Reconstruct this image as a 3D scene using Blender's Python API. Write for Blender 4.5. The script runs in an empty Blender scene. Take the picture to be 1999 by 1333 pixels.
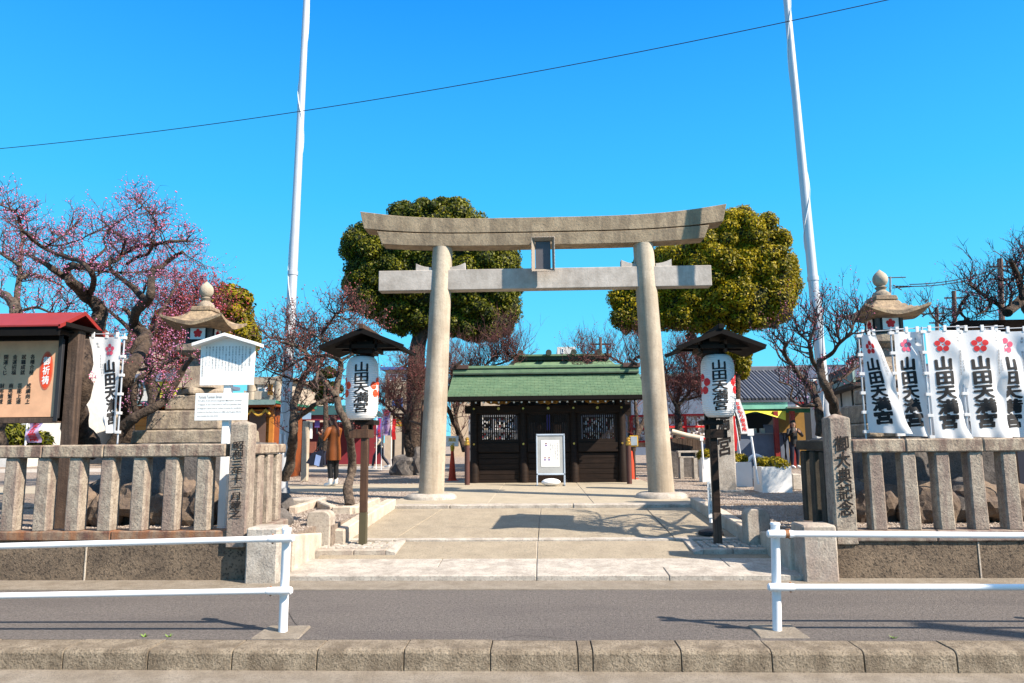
import bpy, bmesh, math, random
import numpy as np
from math import sin, cos, tan, pi, radians, sqrt, atan, atan2, hypot
from mathutils import Vector, Matrix, noise
random.seed(7)
SC = bpy.context.scene
COL = SC.collection

# ------------------------------------------------------------------ camera
CAM_H, FPX, YAW, PITCH, ROLL = 1.5, 1400.0, 0.0389, atan(194 / 1400), -0.0085
cam_data = bpy.data.cameras.new('camera')
cam = bpy.data.objects.new('camera', cam_data)
COL.objects.link(cam)
RM = Matrix.Rotation(YAW, 3, 'Z') @ Matrix.Rotation(pi / 2 + PITCH, 3, 'X') @ Matrix.Rotation(ROLL, 3, 'Z')
cam.matrix_world = Matrix.Translation((0, 0, CAM_H)) @ RM.to_4x4()
cam_data.sensor_width = 36
cam_data.lens = FPX / 1999 * 36
cam_data.clip_start = 0.05
cam_data.clip_end = 3000
SC.camera = cam

# ------------------------------------------------------------------ world, sun, exposure
SUN_EL, SUN_AZ = radians(40.5), radians(28)            # the sun stands to the right, a little behind the street
sunv = Vector((cos(SUN_AZ) * cos(SUN_EL), -sin(SUN_AZ) * cos(SUN_EL), sin(SUN_EL)))
W = bpy.data.worlds.new('World'); SC.world = W; W.use_nodes = True
nt = W.node_tree; nt.nodes.clear()
sky = nt.nodes.new('ShaderNodeTexSky'); sky.sky_type = 'NISHITA'; sky.sun_disc = False
sky.sun_elevation = SUN_EL; sky.sun_rotation = atan2(sunv.x, sunv.y)
sky.air_density = 1.0; sky.dust_density = 0.2; sky.ozone_density = 2.2
tint = nt.nodes.new('ShaderNodeMix'); tint.data_type = 'RGBA'; tint.blend_type = 'MULTIPLY'; tint.inputs[0].default_value = 1
tint.inputs[7].default_value = (0.50, 0.90, 1.15, 1)
tc = nt.nodes.new('ShaderNodeTexCoord'); sx = nt.nodes.new('ShaderNodeSeparateXYZ'); cr = nt.nodes.new('ShaderNodeValToRGB')
for p_, c_ in ((0.0, (0.16, 0.71, 0.97)), (0.14, (0.10, 0.645, 0.98)), (0.32, (0.04, 0.50, 0.98)), (0.55, (0.008, 0.295, 0.93)), (1.0, (0.006, 0.13, 0.50))):
    e = cr.color_ramp.elements.new(p_); e.color = (*c_, 1)
cr.color_ramp.elements.remove(cr.color_ramp.elements[0]); cr.color_ramp.elements.remove(cr.color_ramp.elements[-1])
up = nt.nodes.new('ShaderNodeVectorMath'); up.operation = 'SCALE'; up.inputs[3].default_value = 6.1
mxs = nt.nodes.new('ShaderNodeMix'); mxs.data_type = 'RGBA'; mxs.inputs[0].default_value = 0.85
bg = nt.nodes.new('ShaderNodeBackground'); bg.inputs[1].default_value = 0.084
wo = nt.nodes.new('ShaderNodeOutputWorld')
nt.links.new(sky.outputs[0], tint.inputs[6]); nt.links.new(tc.outputs['Generated'], sx.inputs[0]); nt.links.new(sx.outputs[2], cr.inputs[0])
nt.links.new(cr.outputs[0], up.inputs[0]); nt.links.new(tint.outputs[2], mxs.inputs[6]); nt.links.new(up.outputs[0], mxs.inputs[7])
nt.links.new(mxs.outputs[2], bg.inputs[0]); nt.links.new(bg.outputs[0], wo.inputs[0])
sl = bpy.data.lights.new('sun', 'SUN'); sl.energy = 5.0; sl.angle = radians(0.5); sl.color = (1.0, 0.875, 0.73)
so = bpy.data.objects.new('sun', sl); COL.objects.link(so)
so.rotation_euler = sunv.to_track_quat('Z', 'Y').to_euler()
so.location = (20, -15, 25)
SC.view_settings.view_transform = 'Standard'; SC.view_settings.look = 'None'
SC.view_settings.exposure = 1.25; SC.view_settings.gamma = 1.0; SC.view_settings.use_curve_mapping = False

# ------------------------------------------------------------------ helpers
def ray(px, py): return RM @ Vector(((px - 999.5) / FPX, -(py - 666.5) / FPX, -1))
def P(px, py, Y):                                     # a point of the street at depth Y
    r = ray(px, py); t = Y / r.y; return Vector((0, 0, CAM_H)) + r * t
def G(px, py, z):
    r = ray(px, py); t = (z - CAM_H) / r.z; return Vector((0, 0, CAM_H)) + r * t
def ppm(Y): return FPX / (Y * 1.0)

def wl(o):
    v = Vector((0, 0, 0))
    while o: v = v + o.location; o = o.parent
    return v
def tag(o, label=None, cat=None, group=None, kind=None):
    if label: o['label'] = label
    if cat: o['category'] = cat
    if group: o['group'] = group
    if kind: o['kind'] = kind
    return o
def thing(name, loc, label, cat, group=None):
    o = bpy.data.objects.new(name, None); COL.objects.link(o); o.location = loc
    o.empty_display_size = 0.1
    return tag(o, label, cat, group)
def kids(o): return [c for c in bpy.data.objects if c.parent == o]
def copy_tree(o, parent=None, swap=None, table=None):
    if table is None:
        table = {}
        for c in bpy.data.objects:
            if c.parent: table.setdefault(c.parent.name, []).append(c)
    c = o.copy(); COL.objects.link(c); c.parent = parent
    for ch in table.get(o.name, []): copy_tree(ch, c, None, table)
    return c
def piece(src, loc, parent, name=None, rot=None):       # a look-alike sharing mesh data
    o = bpy.data.objects.new(name or src.name.split('.')[0], src.data); COL.objects.link(o)
    o.parent = parent; o.location = Vector(loc) - (wl(parent) if parent else Vector((0, 0, 0)))
    if rot: o.rotation_euler = rot
    return o

class MB:
    def __init__(s): s.v = []; s.f = []; s.m = []; s.cur = 0; s.col = None
    def add(s, vs, fs):
        b = len(s.v); s.v.extend([tuple(q) for q in vs]); s.f.extend([tuple(b + i for i in f) for f in fs]); s.m.extend([s.cur] * len(fs)); return s
    def hexa(s, p):
        return s.add(p, [(0, 3, 2, 1), (4, 5, 6, 7), (0, 1, 5, 4), (1, 2, 6, 5), (2, 3, 7, 6), (3, 0, 4, 7)])
    def box(s, x0, x1, y0, y1, z0, z1):
        return s.hexa([(x0, y0, z0), (x1, y0, z0), (x1, y1, z0), (x0, y1, z0), (x0, y0, z1), (x1, y0, z1), (x1, y1, z1), (x0, y1, z1)])
    def frus(s, c, h0, h1, z0, z1, d0=None, d1=None):
        x, y = c; d0 = h0 if d0 is None else d0; d1 = h1 if d1 is None else d1
        return s.hexa([(x - h0, y - d0, z0), (x + h0, y - d0, z0), (x + h0, y + d0, z0), (x - h0, y + d0, z0),
                       (x - h1, y - d1, z1), (x + h1, y - d1, z1), (x + h1, y + d1, z1), (x - h1, y + d1, z1)])
    def beam(s, a, b, w, h, up=(0, 0, 1)):
        a = Vector(a); b = Vector(b); d = (b - a).normalized(); u = Vector(up)
        if abs(d.dot(u)) > 0.99: u = Vector((0, 1, 0))
        x = d.cross(u).normalized() * w / 2; z = x.cross(d).normalized() * h / 2
        return s.hexa([a - x - z, a + x - z, b + x - z, b - x - z, a - x + z, a + x + z, b + x + z, b - x + z])
    def prism(s, pts, vec):
        n = len(pts); vec = Vector(vec); q = [Vector(p) for p in pts]
        return s.add(q + [p + vec for p in q], [tuple(range(n))[::-1], tuple(range(n, 2 * n))] + [(i, (i + 1) % n, n + (i + 1) % n, n + i) for i in range(n)])
    def tube(s, pts, rs, n=6, cap=True, ell=None):
        pts = [Vector(p) for p in pts]
        if not hasattr(rs, '__len__'): rs = [rs] * len(pts)
        vs = []; fs = []; u = None
        for i, p in enumerate(pts):
            d = (pts[min(i + 1, len(pts) - 1)] - pts[max(i - 1, 0)])
            d = d.normalized() if d.length > 1e-9 else Vector((0, 0, 1))
            if u is None: u = d.orthogonal().normalized() if ell is None else (Vector((1, 0, 0)) - d * d.x).normalized()
            u = (u - d * u.dot(d)); u = u.normalized() if u.length > 1e-6 else d.orthogonal().normalized()
            w = d.cross(u); r = rs[i]; ra, rb = (r if hasattr(r, '__len__') else (r, r))
            for k in range(n):
                a = 2 * pi * k / n; vs.append(p + u * cos(a) * ra + w * sin(a) * rb)
        for i in range(len(pts) - 1):
            for k in range(n):
                a = i * n + k; b = i * n + (k + 1) % n; fs.append((a, b, b + n, a + n))
        if cap: fs.append(tuple(range(n))[::-1]); fs.append(tuple(range(len(vs) - n, len(vs))))
        return s.add(vs, fs)
    def lathe(s, prof, c=(0, 0, 0), n=24, cap=True):
        vs = []; fs = []
        for r, z in prof:
            for k in range(n): a = 2 * pi * k / n; vs.append((c[0] + r * cos(a), c[1] + r * sin(a), c[2] + z))
        for i in range(len(prof) - 1):
            for k in range(n):
                a = i * n + k; b = i * n + (k + 1) % n; fs.append((a, b, b + n, a + n))
        if cap: fs.append(tuple(range(n))[::-1]); fs.append(tuple(range(len(vs) - n, len(vs))))
        return s.add(vs, fs)
    def ball(s, c, r, nu=12, nv=8):
        r = r if hasattr(r, '__len__') else (r, r, r); vs = [(c[0], c[1], c[2] - r[2])]; fs = []
        for j in range(1, nv):
            t = -pi / 2 + pi * j / nv
            for k in range(nu): a = 2 * pi * k / nu; vs.append((c[0] + r[0] * cos(t) * cos(a), c[1] + r[1] * cos(t) * sin(a), c[2] + r[2] * sin(t)))
        vs.append((c[0], c[1], c[2] + r[2])); L = len(vs) - 1
        for k in range(nu):
            fs.append((0, 1 + (k + 1) % nu, 1 + k)); fs.append((L, L - nu + k, L - nu + (k + 1) % nu))
            for j in range(nv - 2): a = 1 + j * nu + k; b = 1 + j * nu + (k + 1) % nu; fs.append((a, b, b + nu, a + nu))
        return s.add(vs, fs)
    def grid(s, fn, nu, nv, closed=False):
        vs = [fn(i / nu, j / nv) for j in range(nv + 1) for i in range(nu + 1)]
        return s.add(vs, [(j * (nu + 1) + i, j * (nu + 1) + i + 1, (j + 1) * (nu + 1) + i + 1, (j + 1) * (nu + 1) + i) for j in range(nv) for i in range(nu)])
    def build(s, name, mat, parent=None, bevel=0, smooth=False, rough=0, sub=0, seg=1, solid=0, loc=None):
        me = bpy.data.meshes.new(name)
        off = wl(parent) if parent else Vector((0, 0, 0))
        if loc is not None: off = Vector(loc)
        me.from_pydata([(a - off.x, b - off.y, c - off.z) for a, b, c in s.v], [], s.f)
        for m in (mat if isinstance(mat, (list, tuple)) else [mat]): me.materials.append(m)
        if any(s.m): me.polygons.foreach_set('material_index', s.m)
        if bevel or rough or sub or solid:
            bm = bmesh.new(); bm.from_mesh(me)
            bmesh.ops.recalc_face_normals(bm, faces=bm.faces)
            if bevel:
                es = [e for e in bm.edges if len(e.link_faces) == 2 and e.calc_face_angle(0) > 0.5]
                bmesh.ops.bevel(bm, geom=es, offset=bevel, segments=seg, affect='EDGES', clamp_overlap=True)
            if sub:
                for _ in range(4):
                    es = [e for e in bm.edges if e.calc_length() > sub]
                    if not es: break
                    bmesh.ops.subdivide_edges(bm, edges=es, cuts=1, use_grid_fill=True)
                bmesh.ops.triangulate(bm, faces=[f for f in bm.faces if len(f.verts) > 4])
            if rough:
                for v in bm.verts:
                    w = v.co + off
                    v.co += noise.noise_vector(w * 9) * rough + noise.noise_vector(w * 31) * rough * 0.5
            bm.to_mesh(me); bm.free()
        if smooth:
            me.polygons.foreach_set('use_smooth', [True] * len(me.polygons))
            me.set_sharp_from_angle(angle=radians(smooth if smooth is not True else 40))
        me.update()
        o = bpy.data.objects.new(name, me); COL.objects.link(o)
        if parent: o.parent = parent; o.location = off - wl(parent) if loc is not None else (0, 0, 0)
        elif loc is not None: o.location = off
        return o

def np_mesh(name, verts, faces, mat, parent=None, cols=None, smooth=False):
    """verts (n,3) float, faces (m,k) int of one size, cols (n,) a 0..1 value per corner's vertex"""
    me = bpy.data.meshes.new(name); off = wl(parent) if parent else Vector((0, 0, 0))
    verts = np.asarray(verts, dtype=np.float32) - np.array(off, dtype=np.float32)
    n, k = len(faces), faces.shape[1]
    me.vertices.add(len(verts)); me.vertices.foreach_set('co', verts.ravel())
    me.loops.add(n * k); me.loops.foreach_set('vertex_index', faces.astype(np.int32).ravel())
    me.polygons.add(n); me.polygons.foreach_set('loop_start', np.arange(0, n * k, k, dtype=np.int32))
    me.polygons.foreach_set('loop_total', np.full(n, k, dtype=np.int32))
    if smooth: me.polygons.foreach_set('use_smooth', [True] * n)
    if cols is not None:
        a = me.attributes.new('tone', 'FLOAT', 'POINT'); a.data.foreach_set('value', np.asarray(cols, dtype=np.float32))
    me.materials.append(mat); me.update(); me.validate()
    o = bpy.data.objects.new(name, me); COL.objects.link(o); o.parent = parent
    return o

# ------------------------------------------------------------------ materials
def mat(name, c1, c2=None, scale=3.0, rough=0.8, bump=0.0, bscale=40.0, speck=0.0, sscale=120.0, speckc=(0.03, 0.03, 0.03),
        streak=None, samt=0.5, stscale=(7, 7, 0.9), metal=0.0, spec=0.35, vary=None, trans=0.0, bdist=0.02):
    k_ = 0.98 if name.startswith(('white', 'evergreen', 'yellowish')) else (0.86 if 'blossom' in name else 0.74)
    sc_ = lambda c: tuple(q * k_ for q in c) if c else c
    c1, c2, streak, speckc, vary = sc_(c1), sc_(c2), sc_(streak), sc_(speckc), sc_(vary)
    m = bpy.data.materials.new(name); m.use_nodes = True; t = m.node_tree; N = t.nodes; L = t.links
    b = N['Principled BSDF']; b.inputs['Roughness'].default_value = rough; b.inputs['Metallic'].default_value = metal
    b.inputs['Specular IOR Level'].default_value = spec
    geo = N.new('ShaderNodeNewGeometry'); pos = geo.outputs['Position']
    def nz(sc, det=4, vec=None, rg=0.55):
        n = N.new('ShaderNodeTexNoise'); n.inputs['Scale'].default_value = sc; n.inputs['Detail'].default_value = det; n.inputs['Roughness'].default_value = rg
        L.new(vec if vec else pos, n.inputs['Vector']); return n.outputs['Fac']
    def ramp(f, lo, hi):
        r = N.new('ShaderNodeMapRange'); r.inputs[1].default_value = lo; r.inputs[2].default_value = hi; L.new(f, r.inputs[0]); return r.outputs[0]
    def mix(f, a, bb, ty='MIX'):
        x = N.new('ShaderNodeMix'); x.data_type = 'RGBA'; x.blend_type = ty
        if isinstance(f, float): x.inputs[0].default_value = f
        else: L.new(f, x.inputs[0])
        for i, q in ((6, a), (7, bb)):
            if isinstance(q, tuple): x.inputs[i].default_value = (*q, 1)
            else: L.new(q, x.inputs[i])
        return x.outputs[2]
    col = c1
    if c2: col = mix(ramp(nz(scale, 6, rg=0.65), 0.36, 0.64), c1, c2)
    if vary:
        at = N.new('ShaderNodeAttribute'); at.attribute_name = 'tone'
        col = mix(at.outputs['Fac'], col, vary)
    if streak:
        mp = N.new('ShaderNodeMapping'); mp.inputs['Scale'].default_value = stscale; L.new(pos, mp.inputs['Vector'])
        f = ramp(nz(1.0, 5, mp.outputs[0], 0.6), 0.45, 0.62)
        mu = N.new('ShaderNodeMath'); mu.operation = 'MULTIPLY'; L.new(f, mu.inputs[0]); mu.inputs[1].default_value = samt
        col = mix(mu.outputs[0], col, streak)
    if speck:
        f = ramp(nz(sscale, 2), 0.52, 0.70)
        mu = N.new('ShaderNodeMath'); mu.operation = 'MULTIPLY'; L.new(f, mu.inputs[0]); mu.inputs[1].default_value = speck
        col = mix(mu.outputs[0], col, speckc)
    if isinstance(col, tuple): b.inputs['Base Color'].default_value = (*col, 1)
    else: L.new(col, b.inputs['Base Color'])
    if bump:
        bp = N.new('ShaderNodeBump'); bp.inputs['Strength'].default_value = bump; bp.inputs['Distance'].default_value = bdist
        L.new(nz(bscale, 5, rg=0.7), bp.inputs['Height']); L.new(bp.outputs[0], b.inputs['Normal'])
    if trans:
        b.inputs['Transmission Weight'].default_value = 0
        tr = N.new('ShaderNodeBsdfTranslucent'); mx = N.new('ShaderNodeMixShader'); mx.inputs[0].default_value = trans
        if isinstance(col, tuple): tr.inputs[0].default_value = (*col, 1)
        else: L.new(col, tr.inputs[0])
        out = N['Material Output']; L.new(b.outputs[0], mx.inputs[1]); L.new(tr.outputs[0], mx.inputs[2]); L.new(mx.outputs[0], out.inputs[0])
    return m

M = {}
M['torii'] = mat('granite_torii', (0.50, 0.385, 0.255), (0.34, 0.255, 0.165), 4.5, bump=0.5, bscale=22, speck=0.55, sscale=28, speckc=(0.22, 0.18, 0.14), streak=(0.17, 0.125, 0.085), samt=0.5, stscale=(6, 6, 1.2))
M['nuki'] = mat('granite_pale', (0.60, 0.55, 0.50), (0.38, 0.34, 0.30), 3.0, bump=0.25, bscale=22, speck=0.18, sscale=28, speckc=(0.25, 0.23, 0.2), streak=(0.36, 0.32, 0.28), samt=0.35)
M['column'] = mat('granite_column', (0.58, 0.50, 0.39), (0.44, 0.37, 0.28), 2.4, bump=0.4, bscale=22, speck=0.4, sscale=28, speckc=(0.28, 0.24, 0.2), streak=(0.24, 0.19, 0.13), samt=0.5, stscale=(5, 5, 0.35))
M['fence'] = mat('fence_granite', (0.50, 0.43, 0.34), (0.31, 0.255, 0.20), 9, bump=0.7, bscale=34, speck=0.6, sscale=46, speckc=(0.10, 0.08, 0.07), streak=(0.20, 0.125, 0.11), samt=0.6)
M['rail'] = mat('rail_granite', (0.53, 0.44, 0.33), (0.33, 0.26, 0.19), 8, bump=0.7, bscale=34, speck=0.55, sscale=46, speckc=(0.10, 0.08, 0.07), streak=(0.12, 0.055, 0.05), samt=0.75, stscale=(9, 9, 2.2))
M['base_rust'] = mat('rusty_base_stone', (0.34, 0.25, 0.17), (0.13, 0.065, 0.05), 8, bump=0.4, bscale=60, speck=0.3, speckc=(0.12, 0.08, 0.07), streak=(0.33, 0.12, 0.035), samt=0.6, stscale=(9, 9, 1.0))
M['base_stone'] = mat('base_stone', (0.36, 0.31, 0.24), (0.26, 0.2, 0.17), 5, bump=0.4, bscale=60, speck=0.3, speckc=(0.12, 0.08, 0.07), streak=(0.16, 0.08, 0.07), samt=0.7, stscale=(9, 9, 2))
M['aggregate'] = mat('washed_aggregate', (0.26, 0.195, 0.135), (0.14, 0.105, 0.075), 3.5, rough=0.95, bump=1.0, bscale=40, speck=0.9, sscale=42, speckc=(0.035, 0.028, 0.022))
M['granite'] = mat('light_granite', (0.58, 0.53, 0.46), (0.37, 0.33, 0.28), 6, bump=0.5, bscale=40, speck=0.5, sscale=48, speckc=(0.2, 0.18, 0.17))
M['granite_stain'] = mat('stained_granite', (0.55, 0.49, 0.41), (0.42, 0.36, 0.29), 6, bump=0.5, bscale=40, speck=0.5, sscale=48, speckc=(0.2, 0.18, 0.17), streak=(0.22, 0.13, 0.115), samt=0.42, stscale=(4, 4, 1.0))
M['lantern_stone'] = mat('lantern_stone', (0.46, 0.385, 0.29), (0.27, 0.22, 0.16), 7, bump=0.7, bscale=26, speck=0.55, sscale=34, speckc=(0.15, 0.13, 0.11), streak=(0.16, 0.12, 0.11), samt=0.6, stscale=(9, 9, 1.2))
M['lantern_roof'] = mat('lantern_roof_stone', (0.46, 0.34, 0.21), (0.18, 0.13, 0.09), 7, bump=0.7, bscale=24, speck=0.5, sscale=30, speckc=(0.12, 0.1, 0.08))
M['cream_stone'] = mat('cream_granite', (0.68, 0.60, 0.49), (0.56, 0.48, 0.38), 6, bump=0.5, bscale=40, speck=0.3, sscale=48, speckc=(0.3, 0.25, 0.2), streak=(0.30, 0.18, 0.15), samt=0.35, stscale=(4, 4, 1))
M['asphalt'] = mat('pavement_asphalt', (0.225, 0.198, 0.18), (0.135, 0.119, 0.107), 30, rough=0.95, bump=1.0, bscale=60, speck=0.8, sscale=58, speckc=(0.05, 0.043, 0.042), streak=(0.10, 0.088, 0.085), samt=0.35, stscale=(0.5, 1.6, 1))
M['road'] = mat('road_asphalt', (0.10, 0.095, 0.09), (0.075, 0.07, 0.07), 1.2, rough=0.9, bump=0.6, bscale=160, speck=0.7, sscale=140)
M['gutter'] = mat('gutter_concrete', (0.34, 0.295, 0.235), (0.24, 0.20, 0.15), 5, bump=0.7, bscale=60, speck=0.6, sscale=60, speckc=(0.14, 0.12, 0.1))
M['kerb'] = mat('kerb_concrete', (0.40, 0.33, 0.24), (0.25, 0.20, 0.14), 9, bump=1.0, bscale=50, speck=0.75, sscale=60, speckc=(0.07, 0.053, 0.037), streak=(0.14, 0.105, 0.07), samt=0.6, stscale=(5, 5, 3))
M['slab'] = mat('exposed_concrete', (0.44, 0.375, 0.275), (0.35, 0.295, 0.215), 3.5, bump=0.8, bscale=50, speck=0.65, sscale=46, speckc=(0.17, 0.14, 0.1))
M['slab2'] = mat('court_concrete', (0.50, 0.43, 0.32), (0.40, 0.35, 0.26), 2.2, bump=0.5, bscale=40, speck=0.45, sscale=34, speckc=(0.2, 0.18, 0.13))
M['joint'] = mat('pale_joint', (0.55, 0.50, 0.42), (0.42, 0.37, 0.3), 8)
M['gravel'] = mat('gravel_bed', (0.43, 0.345, 0.27), (0.27, 0.205, 0.16), 5, rough=0.95, bump=1.0, bscale=30, speck=0.9, sscale=20, bdist=0.04, speckc=(0.14, 0.11, 0.10))
M['pebble'] = mat('pebbles', (0.52, 0.46, 0.40), (0.32, 0.26, 0.22), 14, rough=0.9, speck=0.3)
M['white_paint'] = mat('white_rail_paint', (0.78, 0.79, 0.80), (0.72, 0.73, 0.74), 3, rough=0.35, spec=0.5)
M['rust'] = mat('rust', (0.25, 0.09, 0.03), (0.4, 0.2, 0.1), 40)
M['pole_white'] = mat('flagpole_metal', (0.66, 0.68, 0.72), (0.58, 0.60, 0.64), 2, rough=0.4, metal=0.25)
M['dark_wood'] = mat('dark_stained_wood', (0.011, 0.006, 0.004), (0.020, 0.011, 0.007), 6, rough=0.6, spec=0.2, bump=0.2, bscale=30, streak=(0.034, 0.019, 0.012), samt=0.5, stscale=(2, 2, 30))
M['black_wood'] = mat('black_roof_wood', (0.006, 0.005, 0.005), (0.010, 0.008, 0.007), 6, rough=0.75, spec=0.12)
M['brown_wood'] = mat('brown_post_wood', (0.115, 0.058, 0.030), (0.075, 0.035, 0.018), 5, rough=0.6, bump=0.3, bscale=30, streak=(0.045, 0.022, 0.012), samt=0.7, stscale=(30, 30, 1.2))
M['grey_wood'] = mat('weathered_wood', (0.13, 0.085, 0.06), (0.075, 0.048, 0.035), 5, rough=0.8, bump=0.5, bscale=40, streak=(0.03, 0.02, 0.015), samt=0.7, stscale=(30, 30, 1.5))
M['gold'] = mat('gilt_metal', (0.80, 0.50, 0.12), rough=0.35, metal=0.8)
M['gilt_wood'] = mat('gilt_carving', (0.45, 0.24, 0.03), (0.12, 0.06, 0.01), 18, rough=0.45, bump=0.8, bscale=25, metal=0.3)
M['paper'] = mat('white_lantern_paper', (0.80, 0.79, 0.78), rough=0.6, trans=0.25)
M['white'] = mat('white_board', (0.78, 0.78, 0.76), (0.72, 0.72, 0.70), 3, rough=0.5)
M['cloth'] = mat('white_banner_cloth', (0.80, 0.80, 0.80), rough=0.8, trans=0.35)
M['ink'] = mat('black_ink', (0.012, 0.012, 0.014), rough=0.7)
M['carved'] = mat('black_carved_letters', (0.010, 0.008, 0.007), (0.03, 0.022, 0.02), 30, rough=0.9)
M['greyink'] = mat('grey_print', (0.18, 0.20, 0.22), rough=0.7)
M['red'] = mat('red_print', (0.80, 0.025, 0.03), rough=0.6)
M['orange_red'] = mat('orange_red_print', (0.85, 0.075, 0.02), rough=0.6)
M['pink'] = mat('pink_print', (0.85, 0.11, 0.20), rough=0.6)
M['copper'] = mat('green_copper', (0.18, 0.29, 0.17), (0.13, 0.225, 0.13), 4.5, rough=0.6, bump=0.2, bscale=20, streak=(0.25, 0.33, 0.19), samt=0.25, stscale=(5, 5, 5))
M['copper_dark'] = mat('dark_copper', (0.06, 0.10, 0.07), (0.04, 0.05, 0.04), 3, rough=0.6)
M['red_roof'] = mat('red_sheet_roof', (0.33, 0.030, 0.022), (0.27, 0.025, 0.02), 3, rough=0.5)
M['bark'] = mat('plum_bark', (0.15, 0.105, 0.075), (0.035, 0.024, 0.019), 12, rough=0.95, bump=1.0, bscale=14, bdist=0.09)
M['bark_grey'] = mat('grey_bark', (0.20, 0.15, 0.11), (0.05, 0.035, 0.028), 16, rough=0.95, bump=1.0, bscale=20, bdist=0.06)
M['twig'] = mat('twigs', (0.095, 0.055, 0.05), (0.05, 0.03, 0.03), 5, rough=0.9)
M['twig_red'] = mat('reddish_twigs', (0.17, 0.07, 0.06), (0.09, 0.04, 0.035), 4, rough=0.9)
M['blossom'] = mat('pink_blossom', (0.78, 0.22, 0.40), (0.62, 0.32, 0.58), 3, rough=0.8, trans=0.3)
M['blossom_red'] = mat('red_blossom', (0.46, 0.04, 0.06), (0.36, 0.09, 0.10), 3, rough=0.8, trans=0.2)
M['bud'] = mat('buds', (0.40, 0.10, 0.10), (0.22, 0.08, 0.07), 3, rough=0.8)
M['leaf'] = mat('evergreen_leaf', (0.038, 0.056, 0.004), (0.018, 0.030, 0.003), 0.9, rough=0.5, spec=0.2, vary=(0.23, 0.215, 0.010), trans=0.22)
M['leaf_yellow'] = mat('yellowish_leaf', (0.085, 0.090, 0.004), (0.045, 0.055, 0.004), 0.9, rough=0.5, spec=0.2, vary=(0.37, 0.28, 0.006), trans=0.22)
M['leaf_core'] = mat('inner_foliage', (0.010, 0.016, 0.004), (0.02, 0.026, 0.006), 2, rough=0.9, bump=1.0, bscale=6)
M['rock'] = mat('garden_rock', (0.26, 0.19, 0.13), (0.13, 0.10, 0.085), 3, rough=0.95, bump=0.9, bscale=14, speck=0.4, sscale=50)
M['rock_grey'] = mat('grey_rock', (0.20, 0.18, 0.165), (0.10, 0.09, 0.085), 3, rough=0.95, bump=0.9, bscale=14, speck=0.4, sscale=50)
def simple(n, c, r=0.6, **k): M[n] = mat(n, c, tuple(q * 0.82 for q in c), 4, rough=r, **k); return M[n]
for n, c in {'poster': (0.90, 0.50, 0.29), 'poster_edge': (0.03, 0.03, 0.035), 'mint': (0.22, 0.58, 0.46), 'yellow_awn': (0.75, 0.68, 0.06), 'maroon': (0.28, 0.03, 0.045),
             'greyblue': (0.16, 0.20, 0.28), 'tile': (0.085, 0.095, 0.13), 'tile_hi': (0.17, 0.18, 0.21), 'plaster': (0.70, 0.69, 0.66), 'beige': (0.55, 0.45, 0.34),
             'cone': (0.80, 0.07, 0.02), 'yellow': (0.80, 0.50, 0.03), 'orange_wood': (0.58, 0.22, 0.035), 'orange_dark': (0.30, 0.07, 0.01), 'green_trim': (0.03, 0.22, 0.13),
             'dark': (0.007, 0.007, 0.009), 'navy': (0.012, 0.016, 0.036), 'blue': (0.05, 0.16, 0.50), 'purple': (0.24, 0.14, 0.50), 'coat': (0.27, 0.075, 0.012), 'skin': (0.62, 0.36, 0.25),
             'hair': (0.10, 0.025, 0.012), 'hair_black': (0.02, 0.015, 0.015), 'cream': (0.70, 0.60, 0.46), 'red_paint': (0.72, 0.02, 0.025), 'alu': (0.55, 0.66, 0.80), 'board_grey': (0.48, 0.50, 0.50),
             'brown_panel': (0.17, 0.10, 0.075), 'roof_brown': (0.22, 0.075, 0.05), 'glass': (0.07, 0.16, 0.24), 'rope': (0.70, 0.42, 0.06), 'lilac': (0.62, 0.46, 0.72), 'shrub': (0.10, 0.12, 0.012),
             'greygreen': (0.22, 0.34, 0.33), 'steel': (0.30, 0.32, 0.35), 'plaque_grey': (0.12, 0.115, 0.13)}.items(): simple(n, c)

# ------------------------------------------------------------------ lettering
_font_cache = {}
def glyph_mesh(text, bold=0.0, space=1.0, line=1.0, slant=0.0, align='CENTER'):
    if bold > 0.012 and all(ord(q) > 255 or q == '\n' for q in text):       # heavier strokes: the same strokes laid side by side
        vs, fs = glyph_mesh(text, 0.0, space, line, slant, align); V = []; F = []
        n_ = 8; sh = [(0, 0)] + [(bold * cos(2 * pi * k / n_) * 1.1, bold * sin(2 * pi * k / n_)) for k in range(n_)]
        for dx, dy in sh:
            b = len(V); V.extend([(x + dx, y + dy) for x, y in vs]); F.extend([tuple(b + i for i in f) for f in fs])
        return V, F
    if bold > 0 and any(ord(q) > 255 for q in text): bold = 0.0
    key = (text, bold, space, line, slant, align)
    if key in _font_cache: return _font_cache[key]
    cu = bpy.data.curves.new('lettering_source', 'FONT'); cu.body = text; cu.size = 1; cu.offset = bold; cu.resolution_u = 2
    cu.align_x = align; cu.space_character = space; cu.space_line = line; cu.fill_mode = 'BOTH'
    ob = bpy.data.objects.new('lettering_source', cu); COL.objects.link(ob)
    dg = bpy.context.evaluated_depsgraph_get()
    me = bpy.data.meshes.new_from_object(ob.evaluated_get(dg), depsgraph=dg)
    bpy.data.objects.remove(ob); bpy.data.curves.remove(cu)
    vs = [(v.co.x, v.co.y + slant * v.co.x) for v in me.vertices]; fs = [tuple(p.vertices) for p in me.polygons]
    bpy.data.meshes.remove(me)
    _font_cache[key] = (vs, fs); return vs, fs
def fit(g, w, h, c=(0, 0)):
    """scale lettering to w x h around c; returns 2D verts + faces"""
    vs, fs = g; xs = [v[0] for v in vs]; ys = [v[1] for v in vs]
    x0, x1, y0, y1 = min(xs), max(xs), min(ys), max(ys)
    return [((x - (x0 + x1) / 2) * w / (x1 - x0) + c[0], (y - (y0 + y1) / 2) * h / (y1 - y0) + c[1]) for x, y in vs], fs
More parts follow.
